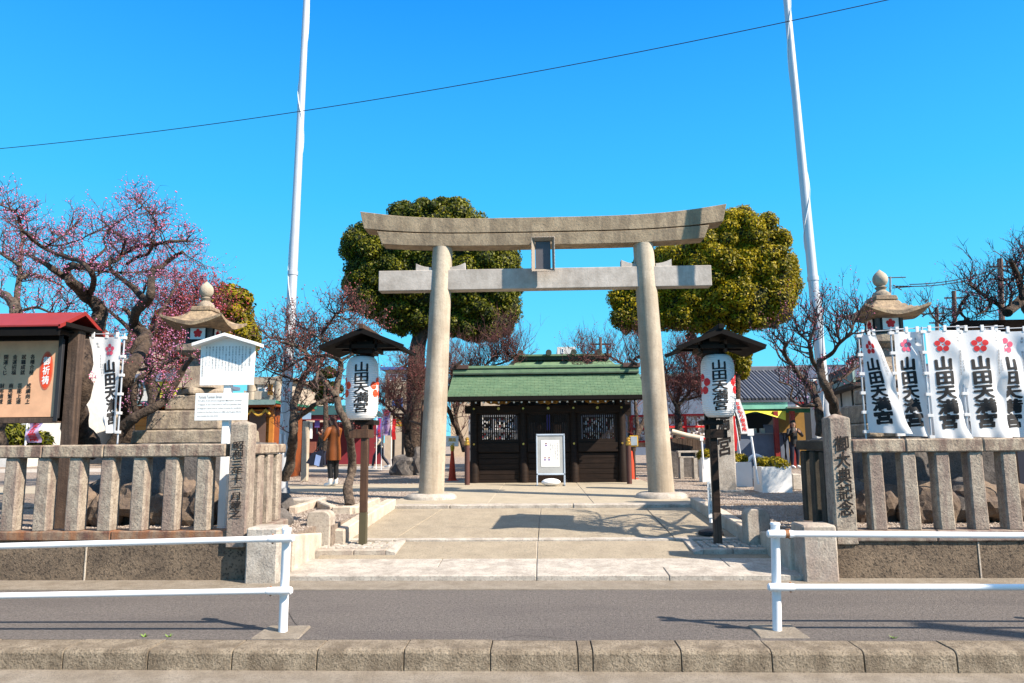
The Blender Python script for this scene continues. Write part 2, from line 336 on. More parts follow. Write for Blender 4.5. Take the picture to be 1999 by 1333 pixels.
def flower(c, r, n=16, pr=0.38, dot=0.14):
    """five-petal plum crest drawn with discs"""
    vs = []; fs = []
    def disc(cx, cy, rr):
        b = len(vs); vs.extend([(cx + rr * cos(2 * pi * k / n), cy + rr * sin(2 * pi * k / n)) for k in range(n)]); fs.append(tuple(range(b, b + n)))
    for k in range(5):
        a = pi / 2 + 2 * pi * k / 5; disc(c[0] + cos(a) * r * (1 - pr), c[1] + sin(a) * r * (1 - pr), r * pr)
    if dot: disc(c[0], c[1], r * dot)
    return vs, fs
def lay(parts, fn, name, m, parent, cut=None):
    """put flat print (2D verts+faces) on a surface: fn(x,y)->world point; cut = grid size for bent surfaces"""
    bm = bmesh.new()
    for vs, fs in parts:
        bv = [bm.verts.new((x, y, -0.00025 * min(8, k_ * 9 // max(1, len(vs))))) for k_, (x, y) in enumerate(vs)]
        for f in fs:
            try: bm.faces.new([bv[i] for i in f])
            except ValueError: pass
    if cut:
        xs = [v.co.x for v in bm.verts]; ys = [v.co.y for v in bm.verts]
        for ax, lo, hi in ((0, min(xs), max(xs)), (1, min(ys), max(ys))):
            k = math.ceil(lo / cut) * cut
            while k < hi:
                co = (k, 0, 0) if ax == 0 else (0, k, 0); no = (1, 0, 0) if ax == 0 else (0, 1, 0)
                bmesh.ops.bisect_plane(bm, geom=bm.verts[:] + bm.edges[:] + bm.faces[:], plane_co=co, plane_no=no); k += cut
    off = wl(parent)
    for v in bm.verts: lz = v.co.z; v.co = Vector(fn(v.co.x, v.co.y)) - off; v.co.y += lz
    me = bpy.data.meshes.new(name); bm.to_mesh(me); bm.free(); me.materials.append(m)
    o = bpy.data.objects.new(name, me); COL.objects.link(o); o.parent = parent
    return o
# ================================================================== THE SETTING
YZ = 0.46                                             # level of the shrine yard above the pavement
def sheet(name, pts, m, parent=None):
    return MB().add(pts, [tuple(range(len(pts)))]).build(name, m, parent)
g = sheet('ground', [(-500, 60, 0.40), (500, 60, 0.40), (500, 900, 0.40), (-500, 900, 0.40)], M['gravel']); tag(g, kind='structure')
# the street
rd = MB().box(-60, 60, -14, 5.02, -0.4, -0.15).build('road', M['road']); tag(rd, kind='structure')
gt = MB().box(-60, 60, 5.02, 5.44, -0.4, -0.143).build('gutter', M['gutter'])
tag(gt, kind='structure')
mk = MB().box(-60, 60, 0.9, 1.05, -0.15, -0.146).build('road_marking', M['white']); tag(mk, kind='structure')
pv = MB().box(-60, 60, 5.70, 7.55, -0.4, 0.0).build('pavement', M['asphalt']); tag(pv, kind='structure')
st = MB().box(-60, 60, 7.55, 8.35, -0.4, 0.006).build('pavement_edge_strip', M['gutter']); tag(st, kind='structure')
# fine cracks in the asphalt beside the post footings
for k, pts in enumerate((((592, 1232), (575, 1215), (560, 1190), (552, 1168), (548, 1152)), ((1562, 1236), (1540, 1222), (1500, 1224)), ((1480, 1232), (1440, 1226), (1400, 1222), (1330, 1218)), ((980, 1246), (1010, 1240), (1060, 1242), (1100, 1247)))):
    q = [G(a, b, 0.003) for a, b in pts]; c = MB()
    for a, b in zip(q[:-1], q[1:]):
        d_ = (b - a).normalized().cross(Vector((0, 0, 1))) * .0022; c.add([a - d_, a + d_, b + d_, b - d_], [(0, 1, 2, 3)])
    c.build('crack', mat('crack_dark', (.03, .027, .025)), pv)
# kerb of separate stones
kerb = MB().box(-60, 60, 5.46, 5.69, -0.4, -0.03).build('kerb', M['gutter']); tag(kerb, kind='structure')
kx = [P(px, 1280, 5.43).x for px in (-48, 122, 288, 452, 618, 788, 957, 1128, 1157, 1330, 1507, 1687, 1868, 2045)]
kx = [kx[0] - 0.665 * i for i in range(8, 0, -1)] + kx + [kx[-1] + 0.68 * i for i in range(1, 9)]
for i in range(len(kx) - 1):
    a, b = kx[i] + 0.004, kx[i + 1] - 0.004
    dz = random.uniform(-0.004, 0.004)
    MB().prism([(a, 5.43, -0.16), (a, 5.437, -0.026 + dz), (a, 5.452, -0.006 + dz), (a, 5.475, 0.002 + dz), (a, 5.698, 0.003 + dz), (a, 5.698, -0.16)], (b - a, 0, 0)).build('kerb_stone', M['kerb'], kerb, bevel=0.003, rough=0.001, sub=0.08)

# ------------------------------------------------------------------ approach: apron, slabs, court
def zpath(Y):
    if Y < 8.0: return 0.06
    if Y < 8.86: return 0.06 + (Y - 8.0) / 0.86 * 0.045
    if Y < 9.74: return 0.105 + (Y - 8.86) / 0.88 * 0.085
    if Y < 11.86: return 0.213 + (Y - 9.74) / 2.12 * 0.207
    return 0.46
ap = MB().box(-2.8, 2.88, 8.03, 12.0, -0.3, 0.0).build('entrance_path', M['joint']); tag(ap, kind='structure')
def slab(x0, x1, y0, y1, z0, z1, m, name='paving_slab', th=0.12, bev=0.006, x0b=None, x1b=None, rough=0.0):
    x0b = x0 if x0b is None else x0b; x1b = x1 if x1b is None else x1b
    g_ = 0.005
    return MB().hexa([(x0 + g_, y0 + g_, z0 - th), (x1 - g_, y0 + g_, z0 - th), (x1b - g_, y1 - g_, z1 - th), (x0b + g_, y1 - g_, z1 - th),
                      (x0 + g_, y0 + g_, z0), (x1 - g_, y0 + g_, z0), (x1b - g_, y1 - g_, z1), (x0b + g_, y1 - g_, z1)]).build(name, m, ap, bevel=bev, rough=rough, sub=0.12 if rough else 0)
# joint bed just under the slabs so the gaps read pale
MB().hexa([(-2.8, 8.02, -.1), (2.85, 8.02, -.1), (2.85, 8.86, -.1), (-2.8, 8.86, -.1), (-2.8, 8.02, .045), (2.85, 8.02, .045), (2.85, 8.86, .09), (-2.8, 8.86, .09)]).build('mortar_bed', M['joint'], ap)
MB().hexa([(-2.7, 8.87, -.1), (2.7, 8.87, -.1), (2.55, 11.85, -.1), (-2.55, 11.85, -.1), (-2.7, 8.87, .095), (2.7, 8.87, .095), (2.55, 11.85, .408), (-2.55, 11.85, .408)]).build('mortar_bed', M['joint'], ap)
for a, b in ((-2.82, -0.07), (-0.07, 1.35), (1.35, 2.9)):
    slab(a, b, 8.0, 8.42, zpath(8.0), zpath(8.42), M['granite'], rough=0.002)
for a, b in ((-2.82, -1.2), (-1.2, -0.07), (-0.07, 2.1), (2.1, 2.9)):
    slab(a, b, 8.42, 8.86, zpath(8.42), zpath(8.86), M['granite'], rough=0.002)
for a, b in ((-2.75, -0.07), (-0.07, 2.8)):
    slab(a, b, 8.86, 9.72, 0.105, 0.19, M['slab'])
for a, b, c, d in ((-2.62, -1.98, -2.42, -1.60), (-1.98, -0.06, -1.60, -0.02), (-0.06, 1.74, -0.02, 1.66), (1.74, 2.6, 1.66, 2.42)):
    slab(a, b, 9.72, 9.84, 0.213, 0.222, M['granite'], rough=0.003, x0b=a + (c - a) * .05, x1b=b + (d - b) * .05)
    slab(a + (c - a) * .05, b + (d - b) * .05, 9.84, 11.86, 0.222, 0.42, M['slab'], x0b=c, x1b=d)
for a, b in ((-2.45, -1.5), (-1.5, 0.5), (0.5, 2.45)):
    slab(a, b, 11.86, 12.12, 0.475, 0.475, M['granite'], rough=0.004, bev=0.012)
for a, b in ((-2.6, -0.9), (-0.9, 0.85), (0.85, 2.6)):
    for c, d in ((12.12, 14.4), (14.4, 16.6), (16.6, 19.5)):
        slab(a, b, c, d, 0.470, 0.470, M['slab2'])
MB().box(-2.58, 2.58, 12.0, 19.4, -.1, .462).build('mortar_bed', M['joint'], ap)
cp = MB().box(-14, -2.6, 15.3, 17.9, 0.2, 0.466).build('side_path', M['slab2']); tag(cp, kind='structure')
cp2 = MB().box(-30, -3.6, 27, 31, 0.2, 0.466).build('rear_path', M['granite']); tag(cp2, kind='structure')
# yard gravel around the approach
yd = MB()

for s_ in (-1, 1):
    for xi, ya_, yb_ in ((2.90, 8.25, 9.36), (2.70, 9.36, 12.0)): yd.box(*sorted((s_ * xi, s_ * 60)), ya_, yb_, -0.3, YZ - .02)
yd.box(-60, 60, 12.0, 60, -0.3, YZ)
yd = yd.build('yard_ground', M['gravel']); tag(yd, kind='structure')
# loose pebbles on the gravel near the fence and the approach
rng = np.random.default_rng(3)
def pebbles(n, regs, parent=None):
    oc = np.array([(1, 0, 0), (-1, 0, 0), (0, 1, 0), (0, -1, 0), (0, 0, 1), (0, 0, -1)], float)
    fc = np.array([(0, 2, 4), (2, 1, 4), (1, 3, 4), (3, 0, 4), (2, 0, 5), (1, 2, 5), (3, 1, 5), (0, 3, 5)])
    V = []; tot = sum((b - a) * (d - c) * w for a, b, c, d, z, w in regs)
    for a, b, c, d, z, w in regs:
        k = int(n * (b - a) * (d - c) * w / tot)
        ctr = np.stack([rng.uniform(a, b, k), rng.uniform(c, d, k), np.full(k, z)], 1)
        s = rng.uniform(0.008, 0.024, (k, 1, 1)) * rng.uniform(0.6, 1.2, (k, 1, 3)) * np.array([1, 1, .6])
        th = rng.uniform(0, 2 * pi, k); R = np.zeros((k, 3, 3)); R[:, 0, 0] = np.cos(th); R[:, 0, 1] = -np.sin(th); R[:, 1, 0] = np.sin(th); R[:, 1, 1] = np.cos(th); R[:, 2, 2] = 1
        V.append(np.einsum('kij,kvj->kvi', R, oc[None] * s) + ctr[:, None])
    V = np.concatenate(V); K = len(V)
    F = (fc[None] + (np.arange(K) * 6)[:, None, None]).reshape(-1, 3)
    return np_mesh('gravel', V.reshape(-1, 3), F, M['pebble'])
gr = pebbles(42000, [(-7, -2.93, 8.3, 9.4, YZ - .02, 1.0), (2.93, 6.5, 8.3, 9.4, YZ - .02, 1.3), (-7, -2.75, 9.4, 12, YZ - .02, 1.0), (2.75, 6.5, 9.4, 12, YZ - .02, 1.3), (-7, -2.6, 12, 15.3, YZ, .8), (2.62, 7, 12, 17, YZ, .9), (-8, -2.6, 17.9, 22, YZ, .35), (2.62, 9, 17, 24, YZ, .35)])
tag(gr, 'pale pinkish gravel covering the shrine yard', 'gravel', kind='stuff')
# kerbs that edge the approach
def edging(segs, label):
    t = thing('edging_kerb', segs[0][0], label, 'kerb', 'stone kerbs edging the approach')
    for a, b, w, h in segs: MB().beam(a, b, w, h).build('kerb_stone', M['cream_stone'], t, bevel=0.012, rough=0.004, sub=0.12)
    return t
for s in (-1, 1):
    pts = [Vector((s * 2.66, 9.50, .25)), Vector((s * 2.60, 10.35, .33)), Vector((s * 2.54, 11.15, .40)), Vector((s * 2.47, 11.95, .455))]
    segs = [(pts[i] + Vector((0, .006, 0)), pts[i + 1] - Vector((0, .006, 0)), 0.16, 0.24) for i in range(3)]
    edging(segs, 'low granite kerb along the left side of the approach slabs' if s < 0 else 'low granite kerb along the right side of the approach slabs')

# ------------------------------------------------------------------ stone fences
M['fence_shaded'] = mat('shaded_fence_granite', (0.075, 0.062, 0.045), (0.04, 0.034, 0.026), 6, rough=0.95, bump=0.4, bscale=50, speck=0.3, speckc=(0.14, 0.13, 0.10))  # rail and posts of the right return: their shade put into the colour
def glyph_on_face(text, x, z, w, h, yf, parent, m, bold=0.02, slant=0.1, tilt=0.0):
    """vertical lettering on a face that looks to -Y"""
    g_ = fit(glyph_mesh('\n'.join(text), bold, 1, 0.98, slant), w, h)
    return lay([g_], lambda a, b: (x + a, yf, z + b), 'lettering', m, parent)
def pillar(px0, px1, ytop, Yf, zbot, parent, text, tx, flip):
    a = P(px0, ytop, Yf); b = P(px1, ytop, Yf); w = b.x - a.x; zt = a.z
    x0, x1 = a.x, b.x
    m_ = MB().box(x0, x1, Yf, Yf + w, zbot, zt)
    m_.v[4:8] = [(x0, Yf, zt), (x1, Yf, zt), (x1, Yf + w, zt), (x0, Yf + w, zt)]
    m_ = MB(); m_.add([(x0, Yf, zbot), (x1, Yf, zbot), (x1, Yf + w, zbot), (x0, Yf + w, zbot), (x0, Yf, zt), (x1, Yf, zt), (x1, Yf + w, zt), (x0, Yf + w, zt), ((x0 + x1) / 2, Yf + w / 2, zt + 0.045)],
                      [(0, 3, 2, 1), (0, 1, 5, 4), (1, 2, 6, 5), (2, 3, 7, 6), (3, 0, 4, 7), (4, 5, 8), (5, 6, 8), (6, 7, 8), (7, 4, 8)])
    o = m_.build('corner_pillar', M['fence'], parent, bevel=0.010, rough=0.004, sub=0.09)
    return x0, x1, zt, o
def stone_fence(side):
    L_ = side < 0
    Yf = 8.03 if L_ else 8.10
    t = thing('stone_fence', (side * 4.5, Yf, 0), 'weathered granite fence with rust stained base left of the entrance' if L_ else 'weathered granite fence in front of the row of white banners', 'fence', 'granite fences along the pavement')
    far = side * 9.6
    zb0, zb1 = (0.435, 0.54) if L_ else (0.39, 0.51)          # base course
    zr0, zr1 = (1.352, 1.496) if L_ else (1.34, 1.487)        # top rail
    # retaining wall of washed aggregate, with joints
    js = [P(px, 1100, Yf + .03).x for px in ((-640, -240, 167, 482) if L_ else (1632, 1913, 2330, 2740))]
    for a, b in zip(js[:-1], js[1:]):
        MB().box(a + .006, b - .006, Yf + .03, Yf + .30, -0.05, zb0).build('wall_panel', M['aggregate'], t, bevel=0.006)
    MB().box(min(js), max(js), Yf + .055, Yf + .28, -0.05, zb0 - .01).build('wall_joint', M['joint'], t)
    for a in js[1:-1]: MB().box(a - .007, a + .007, Yf + .022, Yf + .06, 0, zb0 - .01).build('joint_line', M['cream_stone'], t)
    # base course in pieces
    bx = [P(px, 1045, Yf).x for px in ((-560, -300, -40, 215, 447) if L_ else (1663, 1830, 2010, 2300, 2600, 2900))]
    for a, b in zip(bx[:-1], bx[1:]):
        MB().box(a + .003, b - .003, Yf, Yf + .27, zb0, zb1).build('base_stone', M['base_rust'] if L_ else M['base_stone'], t, bevel=0.012, rough=0.004, sub=0.1)
    rx = [P(px, 880, Yf).x for px in ((-560, -300, 82, 202, 441) if L_ else (1663, 1768, 1920, 2150, 2400, 2900))]
    for a, b in zip(rx[:-1], rx[1:]):
        MB().box(a + .002, b - .002, Yf - .01, Yf + .20, zr0, zr1).build('top_rail', M['rail'], t, bevel=0.014, rough=0.004, sub=0.1)
    # posts
    pw = 0.168
    cs = [P(px, 960, Yf + .02).x + pw / 2 for px in (([380 - 62.6 * k for k in range(15)]) if L_ else [1698 + 65.8 * k for k in range(13)])]
    src = MB().add([(-pw / 2, 0, zb1 - .01), (pw / 2, 0, zb1 - .01), (pw / 2, pw * .95, zb1 - .01), (-pw / 2, pw * .95, zb1 - .01), (-pw / 2 + .006, 0, zr0 + .01), (pw / 2 - .006, 0, zr0 + .01), (pw / 2 - .006, pw * .95, zr0 + .01), (-pw / 2 + .006, pw * .95, zr0 + .01)],
                   [(0, 3, 2, 1), (4, 5, 6, 7), (0, 1, 5, 4), (1, 2, 6, 5), (2, 3, 7, 6), (3, 0, 4, 7)]).build('fence_post', M['fence'], t, bevel=0.016, rough=0.003, sub=0.12, loc=(0, 0, 0))
    for i, x in enumerate(cs):
        if i == 0: src.location = Vector((x, Yf + .015, 0)) - wl(t)
        else: piece(src, (x, Yf + .015, 0), t)
    # corner pillar with lettering
    if L_:
        x0, x1, zt, o = pillar(450, 487, 827, 8.0, 0.36, t, None, 0, 0)
        glyph_on_face('昭和三年十一月建之', (x0 + x1) / 2 - .004, (P(470, 935, 8.0).z), 0.13, 0.84, 8.0 - .012, o, M['carved'], 0.016)
    else:
        x0, x1, zt, o = pillar(1618, 1659, 815, 8.10, 0.36, t, None, 0, 0)
        glyph_on_face('御大典記念', (x0 + x1) / 2 + .005, (P(1645, 928, 8.10).z), 0.155, 0.86, 8.10 - .012, o, M['carved'], 0.022)
    # short return beside the entrance: rail, base, two posts
    xr = (x1 - .22, x1 - .02) if L_ else (x0 + .02, x0 + .22)
    MB().box(*xr, 8.24, 9.26, zr0 + .02, zr1 - .01).build('top_rail', M['rail'] if L_ else M['fence_shaded'], t, bevel=0.014, rough=0.004, sub=0.1)
    MB().box(xr[0] - .05, xr[1] + .05, 8.24, 9.30, 0.2, zb1 + .0).build('base_stone', M['base_stone'], t, bevel=0.014, rough=0.004, sub=0.1)
    xc = (xr[0] + xr[1]) / 2
    for y in (8.44, 8.74, 9.04):
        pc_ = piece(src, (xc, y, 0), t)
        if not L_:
            pc_.data = src.data.copy(); pc_.data.materials[0] = M['fence_shaded']
    return t
fence_l = stone_fence(-1); fence_r = stone_fence(1)

# blocks and low side walls of the entrance
def entrance_block(s):
    if s < 0: a, b, yf = P(478, 1090, 7.87).x, P(541, 1090, 7.87).x, 7.87
    else: a, b, yf = P(1570, 1090, 7.93).x, P(1637, 1090, 7.93).x, 7.93
    o = MB().box(a, b, yf, yf + .36, -0.02, 0.585).build('granite_block', M['granite'] if s < 0 else M['granite_stain'], bevel=0.018, rough=0.006, sub=0.09, loc=(a, yf, 0))
    tag(o, 'square granite block at the left foot of the entrance' if s < 0 else 'reddish stained granite block at the right foot of the entrance', 'stone block', 'granite blocks beside the entrance')
    return a, b
for s in (-1, 1):
    a, b = entrance_block(s)
    x0, x1 = (a + .02, b + .05) if s < 0 else (a - .05, b - .02)
    z0, z1 = 0.47, 0.36
    w = MB().hexa([(x0, 8.24, 0), (x1, 8.24, 0), (x1, 9.30, 0.08), (x0, 9.30, 0.08), (x0, 8.24, z0), (x1, 8.24, z0), (x1, 9.30, z1), (x0, 9.30, z1)]).build('side_wall_stone', M['cream_stone'], bevel=0.015, rough=0.005, sub=0.1, loc=(x0, 8.3, 0))
    tag(w, 'long sloping granite side stone behind the %s entrance block' % ('left' if s < 0 else 'right'), 'stone block', 'sloping side stones of the entrance')
    # upright stone with rounded top
    xa, xb = (P(598, 1020, 9.32).x, P(644, 1020, 9.32).x) if s < 0 else (P(1458, 1020, 9.32).x, P(1504, 1020, 9.32).x)
    m_ = MB(); pr = []
    n = 10; r = 0.09; zt = 0.625
    pr = [(xa, 9.32, 0.05)] + [(xa + r - r * cos(k / n * pi / 2), 9.32, zt - r + r * sin(k / n * pi / 2)) for k in range(n + 1)] + [(xb - r + r * sin(k / n * pi / 2), 9.32, zt - r + r * cos(k / n * pi / 2)) for k in range(n + 1)] + [(xb, 9.32, 0.05)]
    m_.prism(pr, (0, .24, 0))
    o = m_.build('rounded_stone_post', M['granite_stain'], bevel=0.012, smooth=30, loc=(xa, 9.32, 0))
    tag(o, 'short round topped stone post beside the %s lantern plinth' % ('left' if s < 0 else 'right'), 'stone post', 'short rounded stones of the entrance')

# sett-paved plinths under the paper lanterns
def plinth(s):
    t = thing('paved_plinth', (s * 2.3, 9.4, 0.1), 'low granite plinth paved with small white setts on the %s of the approach' % ('left' if s < 0 else 'right'), 'plinth', 'sett paved plinths under the paper lanterns')
    x0, x1 = (-2.93, -1.93) if s < 0 else (1.95, 2.86)
    z = 0.185; y0, y1 = 9.03, 9.86
    MB().box(x0 + .01, x1 - .01, y0 + .02, y1, 0.02, z - .034).build('bedding', M['base_stone'], t)
    ex = [x0, x0 + .06, (x0 + x1) / 2 + .1, x1]
    if s > 0: ex = [x0, (x0 + x1) / 2 - .1, x1 - .06, x1]
    for a, b in zip(ex[:-1], ex[1:]): MB().box(a + .003, b - .003, y0, y0 + .14, 0.0, z).build('edge_stone', M['granite_stain'], t, bevel=0.01, rough=0.004, sub=0.1)
    xi = (x1, x1 + .0) if s < 0 else (x0, x0)
    # inner tapering edge strip
    if s < 0: MB().hexa([(x1, y0, 0), (x1 + .12, y0, 0), (x1 + .12, y1, 0), (x1, y1, 0), (x1, y0, z), (x1 + .12, y0, z - .03), (x1 + .12, y1, z + .035), (x1, y1, z + .03)]).build('edge_stone', M['granite'], t, bevel=0.008)
    else: MB().hexa([(x0 - .12, y0, 0), (x0, y0, 0), (x0, y1, 0), (x0 - .12, y1, 0), (x0 - .12, y0, z - .03), (x0, y0, z), (x0, y1, z + .03), (x0 - .12, y1, z + .035)]).build('edge_stone', M['granite'], t, bevel=0.008)
    p = 0.098; srcs = []
    for v in range(4):
        m_ = MB().frus((0, 0), .043, .038, -0.04, .004 + v * .003)
        srcs.append(m_.build('sett', M['granite'], t, bevel=0.008, rough=0.004, loc=(0, 0, 0)))
    used = [0] * 4; k = 0
    nx = int((x1 - x0 - .02) / p); ny = int((y1 - y0 - .15) / p)
    for i in range(nx):
        for j in range(ny):
            q = Vector((x0 + .03 + (i + .5) * (x1 - x0 - .04) / nx, y0 + .15 + (j + .5) * (y1 - y0 - .15) / ny, z + random.uniform(-.003, .006)))
            v = k % 4; k += 1
            if not used[v]: srcs[v].location = q - wl(t); used[v] = 1
            else: piece(srcs[v], q, t, rot=(0, 0, random.uniform(-.06, .06)))
plinth(-1); plinth(1)

# ------------------------------------------------------------------ tubular guard rails
def guard_rail(s):
    if s < 0: pb = Vector((-2.079, 5.906, 0)); pt = P(560, 1030, 5.906); end = Vector((-9.5, 5.906, 0)); top = (P(545, 1049, 5.906), P(0, 1064, 5.906)); lo = (P(545, 1150, 5.906), P(0, 1160, 5.906))
    else: pb = Vector((1.829, 5.963, 0)); pt = P(1513, 1020, 5.963); top = (P(1530, 1040, 5.963), P(1999, 1043, 5.963)); lo = (P(1530, 1143, 5.963), P(1999, 1143, 5.963))
    t = thing('guard_rail', pb, 'white tubular guard rail on the left side of the pavement' if s < 0 else 'white tubular guard rail on the right side with a rusty clamp', 'guard rail', 'white guard rails at the kerb')
    d = (pt - pb)
    MB().tube([pb - Vector((0, 0, .05)), pb + d * .97, pb + d * .985, pb + d], [.0355, .0355, .041, .036], 20).build('post', M['white_paint'], t, smooth=35)
    MB().hexa([(pb.x - .19, pb.y - .19, -.05), (pb.x + .19, pb.y - .19, -.05), (pb.x + .19, pb.y + .17, -.05), (pb.x - .19, pb.y + .17, -.05),
               (pb.x - .19, pb.y - .19, .006), (pb.x + .19, pb.y - .19, .006), (pb.x + .17, pb.y + .17, .016), (pb.x - .17, pb.y + .17, .016)]).build('footing', M['gutter'], t, bevel=0.008, rough=0.004, sub=.08)
    for q in (top, lo):
        dd = (q[1] - q[0]).normalized(); a = pb + d * ((q[0].z + (-.0)) / d.z); a.z = q[0].z
        a = Vector((a.x, a.y - .062, q[0].z)); b = a + dd * 7.5
        MB().tube([a - dd * .07, b], .0245, 16).build('rail', M['white_paint'], t, smooth=35)
        MB().tube([a - dd * .085, a - dd * .075, a - dd * .02, a + dd * .1, a + dd * .12], [.02, .030, .031, .031, .027], 16).build('end_cap', M['white_paint'], t, smooth=35)
        MB().tube([a + Vector((0, -.02, 0)), a + Vector((0, .11, 0))], .028, 12).build('clamp', M['white_paint'], t, smooth=35)
        c = a + dd * .09
        for o_ in (-.032, .032):
            MB().ball((c.x, c.y, c.z + o_), .009, 8, 6).build('bolt', M['rust'], t, smooth=True)
        if s > 0 and q is top: MB().tube([a + dd * .055, a + dd * .085], .0325, 16).build('clamp_band', M['rust'], t, smooth=35)
    # the next posts along
    for k in (1, 2, 3):
        dd = (top[1] - top[0]).normalized(); x = pb + Vector((dd.x, dd.y, 0)) * 3.0 * k
        MB().tube([x - Vector((0, 0, .05)), x + Vector((0, 0, d.z))], [.0355, .036], 16).build('post', M['white_paint'], t, smooth=35)
    return t
guard_rail(-1); guard_rail(1)
# ================================================================== TORII
TY = 13.3
def torii():
    t = thing('torii_gate', (0, TY, YZ), 'tall grey granite torii gate standing across the approach', 'torii gate')
    def pxx(a, y): return P(a, y, TY)
    for s, (b0, b1, t0, t1) in ((-1, (825, 868, 843, 885)), (1, (1270, 1322, 1235, 1277))):
        bx = (pxx(b0, 955).x + pxx(b1, 955).x) / 2; tx = (pxx(t0, 482).x + pxx(t1, 482).x) / 2
        if s > 0: bx, tx = 2.16, 1.985
        else: bx, tx = -2.02, -1.83
        rb, rt = 0.235, 0.19
        n = 14; z0 = .52; z1 = 5.165
        pts = [(bx + (tx - bx) * k / n, TY, z0 + (z1 - z0) * k / n) for k in range(n + 1)]
        MB().tube(pts, [rb + (rt - rb) * (k / n) ** 0.9 for k in range(n + 1)], 36).build('pillar', M['column'], t, smooth=40)
        MB().lathe([(.47, -.02), (.465, .03), (.44, .065), (.38, .09), (.30, .098), (.0, .10)], (bx, TY, .47), 40, cap=False).build('pillar_base', M['granite'], t, smooth=40)
    # nuki (lower beam)
    a, b = pxx(742, 550), pxx(1386, 540)
    for x0, x1 in ((a.x, -1.9), (-1.895, 2.04), (2.045, b.x)):
        MB().box(x0, x1, TY - .13, TY + .13, 4.325, 4.712).build('lower_beam', M['nuki'], t, bevel=.008)
    # curved wedges on the lower beam
    for cx, in ((-1.86,), (2.02,)):
        for sg in (-1, 1):
            x0, x1 = cx + sg * .17, cx + sg * .47
            pr = [(x0, TY - .09, 4.715)] + [(x0 + (x1 - x0) * k / 6, TY - .09, 4.715) for k in (6,)] + [(x0 + (x1 - x0) * k / 6, TY - .09, 4.775 + .08 * (k / 6) ** 2) for k in range(6, -1, -1)]
            MB().prism(pr, (0, .18, 0)).build('wedge', M['nuki'], t, bevel=.004)
    # shimaki + kasagi with upswept ends
    def up(u): return 0.205 * abs(u) ** 3.6
    def bar(x0, x1, zlo, zhi, dy, flare, name, kt=1.0, kb=.7, top=None):
        n = 44; m_ = MB(); vs = []
        for k in range(n + 1):
            u = -1 + 2 * k / n
            xm = (x0 + x1) / 2 + (x1 - x0) / 2 * u
            U = up((xm - .07) / 3.52); rr = .0
            xo = flare * u * (1 if abs(u) > .999 else 1) * (abs(u) ** 12)
            zt = zhi + U * kt; zl = zlo + U * kb
            vs += [(xm, TY - dy, zl), (xm + xo, TY - dy - .03, zt), (xm + xo, TY + dy + .03, zt), (xm, TY + dy, zl)]
            if top is not None: pass
        fs = []
        for k in range(n):
            a_ = 4 * k; b_ = a_ + 4
            for q in range(4): fs.append((a_ + q, b_ + q, b_ + (q + 1) % 4, a_ + (q + 1) % 4))
        fs += [(0, 1, 2, 3), (4 * n + 3, 4 * n + 2, 4 * n + 1, 4 * n)]
        m_.add(vs, fs)
        return m_.build(name, M['torii'], t, bevel=.006, rough=.002)
    bar(-2.97, 3.10, 5.15, 5.378, .18, .09, 'lower_lintel', .72, .62)
    bar(-3.31, 3.45, 5.398, 5.665, .212, .07, 'upper_lintel', 1.05, .72)
    # tablet under the lintel
    simple('plaque_frame', (.36, .31, .25))
    pc = P(1060, 498, TY - .33); w, h = .36, .60
    pl = MB()
    pl.box(pc.x - w / 2 + .04, pc.x + w / 2 - .04, TY - .32, TY - .27, pc.z - h / 2 + .04, pc.z + h / 2 - .04)
    o = pl.build('tablet', M['plaque_grey'], t)
    fr = MB(); k_ = .10
    A = [(pc.x - w / 2 - .03, pc.z - h / 2 - .02), (pc.x + w / 2 + .03, pc.z - h / 2 - .02), (pc.x + w / 2 + .03, pc.z + h / 2 + .02), (pc.x - w / 2 - .03, pc.z + h / 2 + .02)]
    B = [(pc.x - w / 2 + .03, pc.z - h / 2 + .035), (pc.x + w / 2 - .01, pc.z - h / 2 + .035), (pc.x + w / 2 - .01, pc.z + h / 2 - .03), (pc.x - w / 2 + .03, pc.z + h / 2 - .03)]
    for i in range(4):
        j = (i + 1) % 4
        fr.hexa([(A[i][0], TY - .42, A[i][1]), (A[j][0], TY - .42, A[j][1]), (B[j][0], TY - .33, B[j][1]), (B[i][0], TY - .33, B[i][1]),
                 (A[i][0], TY - .39, A[i][1]), (A[j][0], TY - .39, A[j][1]), (B[j][0], TY - .28, B[j][1]), (B[i][0], TY - .28, B[i][1])])
    fr.build('tablet_frame', M['plaque_frame'], o)
    td = MB()
    for i in range(4):
        j = (i + 1) % 4; n_ = 14 if i % 2 == 0 else 24
        for k in range(n_):
            f = (k + .25) / n_; x = A[i][0] + (A[j][0] - A[i][0]) * f; z = A[i][1] + (A[j][1] - A[i][1]) * f
            td.box(x - .007, x + .007, TY - .435, TY - .40, z - .007, z + .007) if 0 else td.ball((x, TY - .415, z), (.011, .022, .011), 6, 4)
    td = td.build('tablet_beading', M['nuki'], o); tag(td, kind='stuff')
    br = MB()
    for dx in (-.12, .12): br.beam((pc.x + dx, TY - .40, pc.z + h / 2 + .02), (pc.x + dx, TY - .1, pc.z + h / 2 + .10), .02, .03)
    br.build('bracket', M['rust'], o)
    MB().beam((pc.x, TY - .30, pc.z - .05), (pc.x, TY - .10, pc.z - .05), .10, .10).build('bracket', M['steel'], o)
torii()

